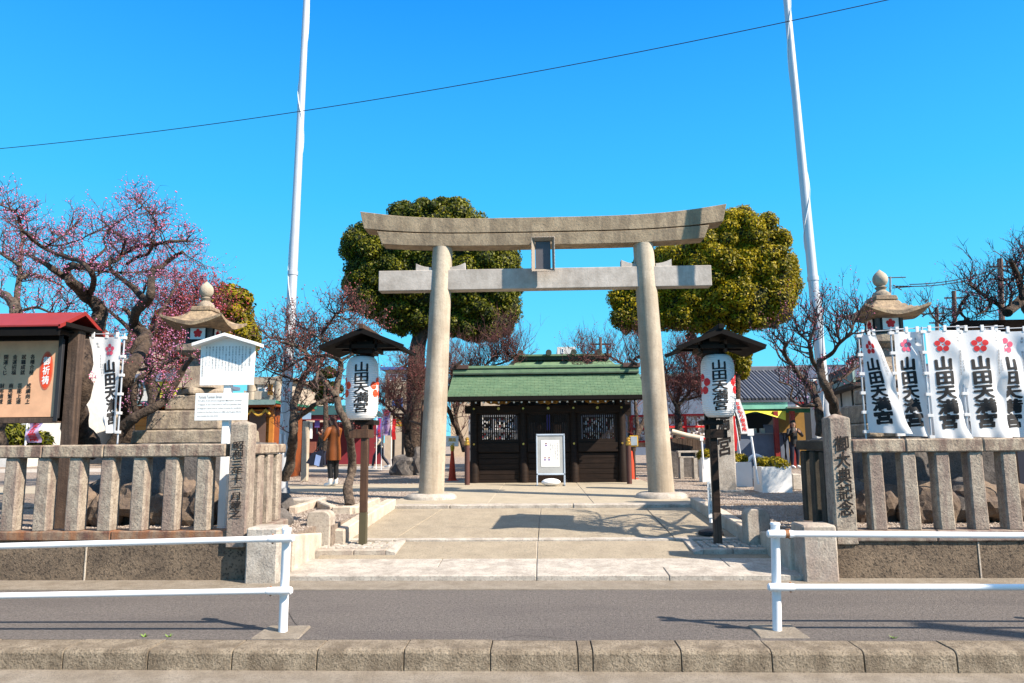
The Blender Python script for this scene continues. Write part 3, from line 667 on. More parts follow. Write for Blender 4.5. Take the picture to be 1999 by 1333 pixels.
# ================================================================== PAPER LANTERN STANDS
def lantern_stand(s):
    if s < 0: bx, by, tx = -2.33, 9.50, -2.30
    else: bx, by, tx = 2.23, 9.48, 2.29
    zb = .19
    t = thing('lantern_stand', (bx, by, zb), 'dark wooden lantern stand with a brown post left of the torii' if s < 0 else 'nearly black wooden lantern stand right of the torii', 'lantern stand', 'roofed wooden lantern stands')
    pm = M['brown_wood'] if s < 0 else M['dark_wood']
    def z(py, px=None): return P(700 if s < 0 else 1400, py, by).z
    MB().box(bx - .047, bx + .047, by - .047, by + .047, zb - .02, z(1000)).build('post_shoe', simple('shoe_copper', (.10, .085, .045)) if s < 0 else M['grey_wood'], t, bevel=.004)
    MB().box(bx - .044, bx + .044, by - .044, by + .044, z(1000), z(812)).build('post', pm, t, bevel=.005)
    # the post goes on behind the lantern
    MB().box(bx - .05, bx + .05, by + .17, by + .25, z(850), z(655)).build('post', M['dark_wood'], t, bevel=.005)
    sg = -1 if s < 0 else 1
    MB().box(bx - (.20 if s < 0 else .05), bx + (.06 if s < 0 else .17), by - .07, by + .26, z(855), z(838)).build('crossbar', pm, t, bevel=.004)
    MB().box(bx - .13, bx + .13, by - .05, by + .26, z(829), z(820)).build('crossbar', M['dark_wood'], t, bevel=.004)
    MB().box(bx - .11, bx + .11, by - .11, by + .24, z(692), z(668)).build('hanger_block', M['dark_wood'], t, bevel=.004)
    for d in (-.17, .17):
        MB().box(bx + d - .016, bx + d + .016, by - .2, by + .2, z(690), z(667)).build('bracket', M['grey_wood'] if s > 0 else M['dark_wood'], t, bevel=.003)
    # roof: gable, ridge running front to back, eaves left and right
    cx = tx; ze = z(683); zr = z(649); hw = .55; y0, y1 = by - .42, by + .5
    for q in (-1, 1):
        n = 5
        for i in range(n):                              # roof boards
            a = i / n; b = (i + 1) / n
            xa, xb = cx + q * .02 + q * (hw - .02) * a, cx + q * .02 + q * (hw - .02) * b
            za, zb_ = zr - .012 - (zr - ze) * a ** .86, zr - .012 - (zr - ze) * b ** .86
            MB().hexa([(xa, y0, za - .03), (xb, y0, zb_ - .03), (xb, y1, zb_ - .03), (xa, y1, za - .03), (xa, y0, za), (xb, y0, zb_), (xb, y1, zb_), (xa, y1, za)] if q > 0 else
                      [(xb, y0, zb_ - .03), (xa, y0, za - .03), (xa, y1, za - .03), (xb, y1, zb_ - .03), (xb, y0, zb_), (xa, y0, za), (xa, y1, za), (xb, y1, zb_)]).build('roof_board', M['black_wood'], t)
        # barge board
        for yy in (y0 - .02, y1):
            MB().hexa([(cx, yy, zr - .075), (cx + q * hw * .98, yy, ze - .04), (cx + q * hw * .98, yy + .02, ze - .04), (cx, yy + .02, zr - .075),
                       (cx, yy, zr - .005), (cx + q * hw * 1.02, yy, ze + .005), (cx + q * hw * 1.02, yy + .02, ze + .005), (cx, yy + .02, zr - .005)]).build('barge_board', M['black_wood'], t)
    MB().box(cx - .035, cx + .035, y0 - .04, y1 + .03, zr - .02, zr + .045).build('ridge', M['brown_wood'] if s < 0 else M['black_wood'], t, bevel=.006)
    for yy in (by - .2, by + .12):
        MB().box(cx - .40, cx + .40, yy, yy + .05, ze + .0, ze + .05).build('roof_beam', M['dark_wood'], t)
    return bx, by, z
def paper_lantern(s, bx, by, z):
    cx = P(707, 757, by).x if s < 0 else P(1402, 752, by).x
    cy = by
    zt, zb = (z(697), z(820)) if s < 0 else (z(693), z(815))
    H_ = zt - zb; R = .212
    t = thing('paper_lantern', (cx, cy, zb), 'white paper lantern with orange red crest on the left stand' if s < 0 else 'white paper lantern with bright red crest on the right stand', 'paper lantern', 'paper lanterns with black lettering')
    def rad(zz):
        f = (zz - zb) / H_; e = min(f, 1 - f) / .20
        base = R * (1 if e >= 1 else (.60 + .40 * sqrt(max(0, 1 - (1 - e) ** 2))))
        return base * (1 + .012 * cos(2 * pi * f * 30)) * (0.985 + .03 * sin(pi * f))
    prof = [(rad(zb + H_ * k / 180), H_ * k / 180) for k in range(181)]
    body = MB().lathe(prof, (cx, cy, zb), 56).build('paper_body', M['paper'], t, smooth=60)
    for zz, nm in ((zb - .012, 'lower_ring'), (zt, 'upper_ring')):
        MB().lathe([(R * .60, 0), (R * .60, .014)], (cx, cy, zz), 32).build(nm, M['black_wood'], t)
    def wrap(a0):
        def fn(a, b):
            zz = zb + b; r = R * (1 if True else 1); r = rad(zz) + .0035
            th = a0 + a / R
            return (cx + r * sin(th), cy - r * cos(th), zz)
        return fn
    rot = radians(-6) if s < 0 else radians(10)
    # the lettering faces the street (and the camera sees it slightly turned)
    view = atan2(cx, cy)
    g_ = fit(glyph_mesh('\n'.join('山田天満宮'), 0.025, 1, .93, .10), .205, H_ * .80, (0, H_ * .50))
    lay([g_], wrap(-view + rot * .6), 'lettering', M['ink'], body, cut=.02)
    for sg, sc in ((1, 1), (-1, 1)):
        cr_ = flower((0, H_ * .50 if s < 0 else H_ * .52), .145, 20, .36, 0)
        a = -view + sg * radians(74) + rot
        lay([cr_], wrap(a), 'crest', M['orange_red'] if s < 0 else M['red'], body, cut=.02)
for s in (-1, 1):
    r_ = lantern_stand(s); paper_lantern(s, *r_)

# ================================================================== STONE LANTERNS
def stone_lantern(s):
    cx, cy = (-5.05 if s < 0 else 5.0), 10.5
    t = thing('stone_lantern', (cx, cy, YZ), 'tall stone lantern behind the white notice board' if s < 0 else 'tall stone lantern rising behind the white banners', 'stone lantern', 'big stone lanterns flanking the entrance')
    pxs = 360
    def z(py, h): return P(pxs, py, cy - h).z
    m1, m2 = M['lantern_stone'], M['lantern_roof']
    def block(h0, h1, y0, y1, name, m=m1, bev=.02):
        MB().frus((cx, cy), h0, h1, z(y0, h0), z(y1, h1)).build(name, m, t, bevel=bev, rough=.006, sub=.12)
    MB().frus((cx, cy), .92, .88, .3, z(866, .65)).build('foundation', M['rock_grey'], t, bevel=.03, rough=.02, sub=.15)
    block(.66, .645, 866, 839, 'base_step'); block(.53, .50, 838.5, 801, 'base_step'); block(.36, .35, 800.5, 771, 'base_step')
    # torus and waisted shaft, square
    MB().lathe([(.36, z(770.5, .3)), (.385, z(767, .3)), (.385, z(760, .3)), (.36, z(757, .3)), (.33, z(756, .3))], (cx, cy, 0), 4).build('base_moulding', m1, t, bevel=.012).rotation_euler = (0, 0, 0)
    n = 8; m_ = MB(); zs0, zs1 = z(756, .26), z(697, .2)
    vs = []; fs = []
    for k in range(n + 1):
        f = k / n; h = .155 + (.27 - .155) * (1 - f) ** 2.0
        vs += [(cx - h, cy - h, zs0 + (zs1 - zs0) * f), (cx + h, cy - h, zs0 + (zs1 - zs0) * f), (cx + h, cy + h, zs0 + (zs1 - zs0) * f), (cx - h, cy + h, zs0 + (zs1 - zs0) * f)]
    for k in range(n):
        for q in range(4): fs.append((4 * k + q, 4 * k + (q + 1) % 4, 4 * k + 4 + (q + 1) % 4, 4 * k + 4 + q))
    fs += [(3, 2, 1, 0), (4 * n, 4 * n + 1, 4 * n + 2, 4 * n + 3)]
    m_.add(vs, fs).build('shaft', m1, t, smooth=30)
    block(.16, .27, 697, 686.5, 'platform_base', m1, .01); block(.285, .285, 686, 669, 'platform', m1)
    # fire box with framed crest panels
    zb0, zb1 = z(668.5, .19), z(630, .19)
    fb = MB().frus((cx, cy), .19, .19, zb0, zb1).build('fire_box', M['rock_grey'], t, bevel=.01)
    for ang in range(4):
        R4 = Matrix.Rotation(ang * pi / 2, 3, 'Z')
        def tr(x, y, zz): v = R4 @ Vector((x, y, 0)); return (cx + v.x, cy + v.y, zz)
        w, hz0, hz1 = .135, zb0 + .045, zb0 + .225
        pn = MB().hexa([tr(-w + .02, -.205, hz0), tr(w - .02, -.205, hz0), tr(w - .02, -.18, hz0), tr(-w + .02, -.18, hz0), tr(-w + .02, -.205, hz1), tr(w - .02, -.205, hz1), tr(w - .02, -.18, hz1), tr(-w + .02, -.18, hz1)]).build('crest_panel', M['white'], fb)
        fr = MB()
        for a, b, c, d in ((-w, w, hz0 - .02, hz0), (-w, w, hz1, hz1 + .02), (-w, -w + .02, hz0, hz1), (w - .02, w, hz0, hz1)):
            fr.hexa([tr(a, -.212, c), tr(b, -.212, c), tr(b, -.18, c), tr(a, -.18, c), tr(a, -.212, d), tr(b, -.212, d), tr(b, -.18, d), tr(a, -.18, d)])
        fr.build('panel_frame', M['dark'], fb)
        if ang in (0, 1, 3):
            lay([flower((0, (hz0 + hz1) / 2), .066, 14, .40, .5)], lambda a, b: tr(a, -.2085, b), 'crest', M['red'], fb)
    # roof: square, concave slopes, upturned corners
    R_ = .435; z0 = z(634, R_); zt = z(604, .15)
    N_ = 16
    def rf(i, j, top):
        u = -1 + 2 * i; v = -1 + 2 * j; m = max(abs(u), abs(v)); cor = (abs(u) * abs(v)) ** 1.6
        x, y = cx + u * R_ * (1 + .05 * cor), cy + v * R_ * (1 + .05 * cor)
        if top: return (x, y, z0 + .055 + cor * .11 + (zt - z0 - .05) * (1 - max(0, (m - .30) / .70)) ** 1.7)
        return (x, y, z0 + cor * .13 - .03 * (1 - m))
    m_ = MB(); m_.grid(lambda i, j: rf(i, j, True), N_, N_); m_.grid(lambda i, j: rf(i, 1 - j, False), N_, N_)
    for e in range(4):
        def ed(i, j):
            a, b = {0: (i, 0), 1: (1, i), 2: (1 - i, 1), 3: (0, 1 - i)}[e]
            p, q = rf(a, b, False), rf(a, b, True); return tuple(p[k] + (q[k] - p[k]) * j for k in range(3))
        m_.grid(ed, N_, 1)
    m_.build('roof', m2, t, smooth=28)
    zk = zt - .02
    MB().frus((cx, cy), .165, .15, zk, zk + .07).build('finial_base', m2, t, bevel=.012)
    MB().lathe([(.13, 0), (.125, .04), (.085, .075), (.06, .10), (.075, .125), (.085, .14), (.06, .15), (.055, .165)], (cx, cy, zk + .07), 24).build('finial_neck', m1, t, smooth=50)
    pr = [(.105 * sin(pi * k / 12) if k < 10 else .0525 * (1 - (k - 10) / 3) + .004, .105 - .115 * cos(pi * min(k, 10) / 12) + (max(0, k - 10) * .016)) for k in range(0, 14)]
    MB().lathe([(max(.004, a), b) for a, b in pr], (cx, cy, zk + .225), 24).build('finial', M['column'], t, smooth=60)
for s in (-1, 1): stone_lantern(s)
# rock mounds under the stone lanterns
def rock(c, r, seed, name='rock', m=None, parent=None):
    rr = random.Random(seed); bm = bmesh.new(); bmesh.ops.create_icosphere(bm, subdivisions=3, radius=1)
    o3 = Vector((rr.uniform(0, 99), rr.uniform(0, 99), rr.uniform(0, 99)))
    off = wl(parent) if parent else Vector(c)
    for v in bm.verts:
        p = v.co.normalized(); d = 1 + .32 * noise.noise(p * 1.3 + o3) + .16 * noise.noise(p * 3.4 + o3)
        q = p * d; q = Vector((q.x, q.y, max(-.9, q.z)))
        v.co = Vector((q.x * r[0], q.y * r[1], q.z * r[2])) + Vector(c) - off
    me = bpy.data.meshes.new(name); bm.to_mesh(me); bm.free(); me.materials.append(m or M['rock'])
    o = bpy.data.objects.new(name, me); COL.objects.link(o)
    if parent: o.parent = parent
    else: o.location = c
    return o
for s in (-1, 1):
    t = thing('rock_mound', (s * 4.9, 9.9, YZ), 'piled brown rocks at the foot of the %s stone lantern behind the fence' % ('left' if s < 0 else 'right'), 'rocks', 'rock mounds under the stone lanterns')
    k = 0
    for i in range(26):
        a = random.uniform(0, 2 * pi); d = random.uniform(.8, 1.2)
        if -s * cos(a) * d > .75: continue
        q = (s * 4.9 + cos(a) * d * 1.25, 10.4 + sin(a) * d * .95, YZ + random.uniform(.0, .28))
        rock(q, (random.uniform(.2, .42), random.uniform(.2, .34), random.uniform(.2, .40)), 100 * s + i, parent=t, m=M['rock'] if i % 3 else M['rock_grey'])
    for i in range(8):
        rock((s * 4.9 + (i - 3.5) * .33, 9.55 + random.uniform(-.1, .1), YZ + random.uniform(.1, .36)), (.21, .19, .25), 300 * s + i, parent=t)
o = rock((-3.42, 9.45, YZ + .03), (.17, .16, .16), 77, 'boulder', M['rock_grey']); tag(o, 'dark round boulder on the gravel behind the left return fence', 'boulder')
for i, (px, py, w) in enumerate(((583, 985, .34),)):
    q = G(px, py, YZ); o = MB().box(q.x - w, q.x + w, q.y, q.y + .5, YZ - .02, YZ + .09).build('stone_slab', M['granite'], bevel=.02, rough=.006, sub=.1, loc=q)
    tag(o, 'flat pale stone slab lying on gravel near the left flagpole', 'stone slab')

# ================================================================== FLAGPOLES AND WIRES
def flagpole(s):
    b = Vector((-5.38, 14.95, YZ)) if s < 0 else Vector((4.77, 12.17, YZ))
    tp = P(601, -60, b.y + .1) if s < 0 else P(1530, -60, b.y)
    t = thing('flagpole', b, 'tall white metal flagpole left of the torii with rope wound around it' if s < 0 else 'tall white metal flagpole right of the torii with rope wound around it', 'flagpole', 'tall white flagpoles')
    tp = b + (tp - b) * 1.3; d = tp - b; r0, r1 = (.118, .050) if s < 0 else (.100, .042)
    MB().tube([b + d * k / 20 for k in range(21)], [r0 + (r1 - r0) * k / 20 for k in range(21)], 24).build('mast', M['pole_white'], t, smooth=40)
    MB().tube([b + d * .30, b + d * .306], [r0 * .82 + .012] * 2, 24).build('sleeve', M['pole_white'], t, smooth=40)
    MB().tube([b - Vector((0, 0, .02)), b + Vector((0, 0, .12))], [r0 + .06, r0 + .03], 20).build('base_collar', M['steel'], t, smooth=40)
    pts = []
    for k in range(260):
        f = .06 + .93 * k / 259; r = r0 + (r1 - r0) * f + .008; a = s * f * 26 + sin(f * 17) * .9
        pts.append(b + d * f + Vector((cos(a) * r, sin(a) * r, 0)))
    MB().tube(pts, .007, 5).build('rope', M['white_paint'], t)
    # folded rope bundle and cleat near the foot
    w = MB(); 
    for k in range(7):
        a = k * .9; q = b + Vector((cos(a) * .14 + .08, -.1 + sin(a) * .05, 0)); w.tube([q + Vector((0, 0, .55 + .05 * k)), q + Vector((.04, -.02, .95)), q + Vector((.02, 0, 1.35 - .03 * k))], .018, 5)
    w.build('rope_bundle', M['white_paint'], t)
for s in (-1, 1): flagpole(s)
def wire(a, b, sag, r, label, m='dark', n=40, name='overhead_wire', group=None):
    a, b = Vector(a), Vector(b)
    pts = [a + (b - a) * (k / n) - Vector((0, 0, sag * 4 * (k / n) * (1 - k / n))) for k in range(n + 1)]
    o = MB().tube(pts, r, 6).build(name, M[m], smooth=True, loc=a); tag(o, label, 'wire', group); return o
a = P(0, 290, 10.0); b = P(1731, 0, 7.4); d = b - a
wp = [a + d * (-.7 + 2.4 * k / 60) - Vector((0, 0, .19 * 4 * (-.7 + 2.4 * k / 60) * (1.7 - 2.4 * k / 60))) for k in range(61)]
tag(MB().tube(wp, .005, 6).build('overhead_wire', M['dark'], smooth=True, loc=wp[0]), 'thin dark overhead wire crossing the blue sky', 'wire')

# ================================================================== WHITE NOTICE BOARD
def notice_board():
    Y = 8.75
    c = P(440, 705, Y); t = thing('notice_board', (c.x, Y, YZ), 'white roofed notice board with Japanese and English text on a white post', 'notice board')
    a, b = P(390, 752, Y), P(494, 752, Y); zt, zb = P(440, 668, Y).z, a.z
    x0, x1 = a.x + .0, b.x; xm = (x0 + x1) / 2
    MB().box(xm - .045, xm + .045, Y + .02, Y + .10, YZ - .05, zt).build('post', M['white'], t, bevel=.006)
    pr = [(x0, Y, zb), (x1, Y, zb), (x1 + .01, Y, zt), (xm, Y, P(440, 656, Y).z), (x0 - .01, Y, zt)]
    pn = MB().prism(pr, (0, .02, 0)).build('upper_panel', M['white'], t)
    ze = P(440, 672, Y).z; zr = P(440, 653, Y).z
    for q in (-1, 1):
        xe = xm + q * .405
        m_ = MB().hexa([(xm, Y - .13, zr - .035), (xe, Y - .13, ze - .035), (xe, Y + .12, ze - .035), (xm, Y + .12, zr - .035), (xm, Y - .13, zr + .005), (xe, Y - .13, ze + .005), (xe, Y + .12, ze + .005), (xm, Y + .12, zr + .005)])
        m_.build('roof_board', M['white'], t, bevel=.003)
    l0, l1 = P(379, 821, Y).z, P(379, 768, Y).z
    ex0, ex1 = P(382, 795, Y).x, P(484, 795, Y).x
    en = MB().box(ex0, ex1, Y - .02, Y, l0, l1).build('lower_panel', M['white'], t, bevel=.002)
    w = x1 - x0; h = zt - zb
    cols = ['山田天満宮', '当社は寛文十二年', '学問の神様菅原道真公', 'を御祭神として名古屋', '城の鬼門を守護するた', 'め太宰府天満宮の御分', '霊を勧請し御鎮座され', 'た古い御社であります', '昭和五十八年境内に', '金神社が遷座となり', '商売繁盛金運招福の', '神様として尊崇され', '梅の名所としても', '親しまれています', '名古屋市教育委員会']
    parts = []
    for i, s_ in enumerate(cols):
        big = i == 0; x = x1 - .055 - i * (w - .09) / (len(cols) - 1) - (.01 if i else 0)
        ch = .048 if big else (.0315 if i < len(cols) - 1 else .029); hh = ch * len(s_)
        zt_ = zt - .05 if not big else zt - .06
        if i == len(cols) - 1: zt_ = zt - .17
        parts.append(fit(glyph_mesh('\n'.join(s_), .008, 1, 1.0), .026 if big else .019, hh, (x, zt_ - hh / 2)))
    tag(lay(parts, lambda a_, b_: (a_, Y - .003, b_), 'lettering', M['greyink'], pn), kind='stuff')
    lines = ['The deity of the shrine is Sugawara Michizane, excelling', 'in Nagoya. It was constructed in 1672 as a guardian deity', 'at Nagoya Castle and as a place to pray for academic', 'studies to the Kami Shrine. In 1983, the Kogane Shrine', 'was merged into this shrine.']
    parts = [fit(glyph_mesh('Yamada Tenman Shrine', .006, 1.1), .29, .036, (ex0 + .19, l1 - .045))]
    for i, s_ in enumerate(lines):
        ww = .55 if i < 4 else .27
        parts.append(fit(glyph_mesh(s_, .006), ww, .022, (ex0 + .035 + ww / 2, l1 - .093 - i * .047)))
    tag(lay(parts, lambda a_, b_: (a_, Y - .023, b_), 'lettering', M['greyink'], en), kind='stuff')
notice_board()

# ================================================================== RED ROOFED POSTER BOARD
def poster_board():
    Y = 9.0
    t = thing('poster_board', P(40, 860, Y), 'brown wooden poster board with a red sheet roof and an orange poster', 'notice board')
    xR = P(121, 760, Y).x; z = lambda py: P(60, py, Y).z
    xL = xR - 1.9
    for x in (xR + .02, xL - .14):
        MB().frus((x + .06, Y + .10), .075, .07, .3, z(641)).build('post', M['grey_wood'], t, bevel=.006)
    MB().box(xL, xR, Y - .01, Y + .06, z(823), z(657)).build('back_board', M['grey_wood'], t)
    MB().box(xL, xR, Y - .05, Y + .05, z(826), z(816)).build('frame_rail', M['grey_wood'], t, bevel=.004)
    MB().box(xL, xR, Y - .05, Y + .05, z(664), z(655)).build('frame_rail', M['black_wood'], t, bevel=.004)
    MB().box(xR - .055, xR + .0, Y - .055, Y + .05, z(823), z(657)).build('frame_stile', M['poster_edge'], t, bevel=.004)
    x1 = xR - .055; x0 = xL + .05
    ps = MB().box(x0, x1, Y - .025, Y - .012, z(814), z(666)).build('poster', M['poster'], t)
    # red oval with the heading
    cx = P(93, 725, Y).x; cz = z(724)
    ov = [(cx + .072 * cos(2 * pi * k / 40), cz + .225 * sin(2 * pi * k / 40)) for k in range(40)]
    ov2 = [(cx + .088 * cos(2 * pi * k / 40), cz + .25 * sin(2 * pi * k / 40)) for k in range(40)]
    lay([(ov2, [tuple(range(40))])], lambda a, b: (a, Y - .0275, b), 'oval_edge', simple('coral', (.80, .16, .08)), ps)
    lay([(ov, [tuple(range(40))])], lambda a, b: (a, Y - .0295, b), 'oval', M['orange_red'], ps)
    lay([fit(glyph_mesh('\n'.join('御祈祷'), .02, 1, 1.05, .06), .095, .36, (cx, cz))], lambda a, b: (a, Y - .0315, b), 'heading', M['white'], ps)
    parts = []
    prs = [('各種合格', '成績向上'), ('就職成就', '芸能上達'), ('金運招福', '商売繁盛'), ('開運くじ', '財布清祓'), ('家内安全', '交通安全'), ('厄除開運', '病気平癒'), ('初宮詣り', '七五三詣')]
    for i, (u, l) in enumerate(prs):
        x = P(65 - i * 17.3, 720, Y).x
        parts.append(fit(glyph_mesh('\n'.join(u), .013, 1, 1, .05), .062, .265, (x, (z(690) + z(734)) / 2)))
        parts.append(fit(glyph_mesh('\n'.join(l), .013, 1, 1, .05), .062, .265, (x - .02, (z(746) + z(790)) / 2)))
    tag(lay(parts, lambda a, b: (a, Y - .028, b), 'lettering', M['ink'], ps), kind='stuff')
    # roof: ridge parallel to the street, gable end at the right
    ye0, ye1 = Y - .40, Y + .55; ym = Y + .08
    zr = P(60, 611, ym).z; ze = P(60, 634, ye0).z
    xr1 = P(167, 612, ym).x; xl1 = xL - .3
    for (y_a, y_b) in ((ye0, ym), (ye1, ym)):
        MB().hexa([(xl1, y_a, ze - .02), (xr1, y_a, ze - .02), (xr1, y_b, zr - .02), (xl1, y_b, zr - .02), (xl1, y_a, ze), (xr1, y_a, ze), (xr1, y_b, zr), (xl1, y_b, zr)]).build('roof_sheet', M['red_roof'], t)
        MB().hexa([(xr1 - .02, y_a, ze - .045), (xr1 + .006, y_a, ze - .045), (xr1 + .006, y_b, zr - .045), (xr1 - .02, y_b, zr - .045), (xr1 - .02, y_a, ze + .006), (xr1 + .006, y_a, ze + .006), (xr1 + .006, y_b, zr + .006), (xr1 - .02, y_b, zr + .006)]).build('verge_trim', M['red_roof'], t)
    MB().box(xl1, xr1 - .03, ye0 + .02, ye0 + .06, ze - .13, ze - .022).build('fascia', M['black_wood'], t)
    MB().box(xl1, xr1 - .1, ye0 + .06, ye1 - .05, ze - .05, ze - .03).build('soffit', M['black_wood'], t)
    MB().box(xR - .02, xR + .20, Y - .30, Y + .45, z(645), z(637)).build('bracket', M['black_wood'], t)
poster_board()

# ================================================================== BANNERS
def banner(xp, Y, ztop, w, h, label, seed, lean=0.0, fold=0.0, swing=0.0, pole_side=-1, red=True, small=True, name='banner', tilt=0, crestm='red', flare=0.0, pinch=0.0, group='white banners lettered in black'):
    """cloth hangs from a short arm and is looped to a pole; local s along the width from the pole, v down"""
    rr = random.Random(seed); ph = rr.uniform(0, 6); t = thing(name, (xp, Y, ztop - h - .15), label, 'banner', group)
    yaw = tilt
    def fn(a, b):                                        # a: 0..w from pole, b: 0..-h
        f = -b / h; q = a
        wide = w * (1 - fold * f) * (1 - pinch * (1 - f) ** 1.1)                         # cloth pulled in towards the foot
        u = a / w
        x = u * wide + swing * f * (u ** 1.2) * w
        y = (.030 * sin(u * 5.2 + ph + f * 2.2) + .016 * sin(u * 10 + ph * 2 - f * 6)) * (0.25 + f) * (.35 + u) - flare * f * u
        y += .012 * sin(f * 22 + ph) * u + .018 * sin((f * 3.0 - u * 2.2) * 3 + ph) * (.3 + u)
        z = b + .018 * sin(pi * u) * (1 - f) * 0 - .02 * u * f * (1 + swing) + .03 * fold * f * u
        X = x * cos(yaw) - y * sin(yaw) * 0; Yy = x * sin(yaw)
        return Vector((xp + (-pole_side) * X + lean * f * .0, Y + y + Yy, ztop + z))
    n_, m__ = 22, 44
    mb = MB(); mb.grid(lambda i, j: fn(i * w, -j * h), n_, m__)
    cl = mb.build('cloth', M['cloth'], t, smooth=180)
    p0 = Vector((xp + pole_side * .035, Y + .01, .46)); p1 = Vector((xp + pole_side * .035 + lean, Y + .01, ztop + .05))
    MB().tube([p0, p1], .011, 8).build('pole', M['pole_white'], t, smooth=True)
    MB().tube([p1 - Vector((0, 0, .015)), p1 + Vector((-pole_side * (w + .06), sin(yaw) * w, .0))], .006, 6).build('arm', M['pole_white'], t)
    for k in range(6):
        f = .01 + k * .196; z = ztop - h * f
        MB().box(min(xp, xp + pole_side * .062), max(xp, xp + pole_side * .062), Y - .012, Y + .03, z - .018, z + .018).build('loop', M['cloth'], t)
    for k in range(3):
        q = fn(w * (.12 + .38 * k), 0); MB().box(q.x - .018, q.x + .018, q.y - .008, q.y + .008, q.z - .01, q.z + .065).build('loop', M['cloth'], t)
    if pole_side < 0: cxm = w * .40
    else: cxm = w * .60
    # map artwork coordinates: x measured from the left edge of the cloth seen from the street
    def art(x, y):
        a = x if pole_side < 0 else w - x
        p = fn(a, y); e = .004
        du = fn(min(a + .01, w), y) - fn(max(a - .01, 0), y); dv = fn(a, y - .01) - fn(a, y + .01)
        nn = du.cross(dv).normalized()
        if nn.y > 0: nn = -nn
        return p + nn * e
    lay([flower((cxm, -h * .135), w * .20, 14, .36, .10)], art, 'crest', M[crestm], cl, cut=.04)
    chars = '山田天満宮'
    g_ = fit(glyph_mesh('\n'.join(chars), 0.046, 1, .98, .13), w * .52, h * .68, (cxm - w * .01, -h * .58))
    lay([g_], art, 'lettering', M['ink'], cl, cut=.04)
    if small:
        sm = []
        side_x = w * (.80 if pole_side < 0 else .20)
        sm.append(fit(glyph_mesh('\n'.join('奉納'), .01, 1, 1), .028, .075, (side_x, -h * .085)))
        sm.append(fit(glyph_mesh('\n'.join('開運招福家内安全'), .006, 1, 1), .024, .30, (side_x + .01, -h * .30)))
        sm.append(fit(glyph_mesh('\n'.join('商売繁盛'), .006, 1, 1), .018, .14, (side_x + .045, -h * .33)))
        sm.append(fit(glyph_mesh('\n'.join('氏名'), .006, 1, 1), .02, .05, (side_x + .01, -h * .72)))
        lay(sm, art, 'small_lettering', M['greyink'], cl, cut=.04)
    return t
By = 9.1
def bx(px, Y=By): return P(px, 750, Y).x
def bz(py, px=1800, Y=By): return P(px, py, Y).z
banner(bx(1689), By, bz(652), .44, 1.22, 'leftmost white banner of the right row, twisted so its letters turn away', 1, swing=-.02, fold=-.02, flare=.12, tilt=-.25, crestm='red', pinch=.62)
banner(bx(1757), By + .05, bz(646), .42, 1.30, 'white banner with a pink crest, second in the row on the right', 2, swing=.03, fold=0, crestm='pink', pinch=.22)
banner(bx(1813), By - .03, bz(646), .47, 1.33, 'white banner in the middle of the right row, left of the dark gap', 3, swing=.02)
banner(bx(1887), By, bz(646), .50, 1.32, 'widest white banner, second from the right edge of the photo', 4, swing=.0)
banner(bx(1955), By + .16, bz(646), .50, 1.32, 'white banner cut off by the right edge of the photo', 5, swing=.10, crestm='pink')
banner(bx(231, 9.3), 9.3, P(200, 658, 9.3).z, .42, 1.28, 'single white banner by the plum trunk beside the orange poster', 6, fold=.72, pole_side=1, crestm='pink', flare=.02)
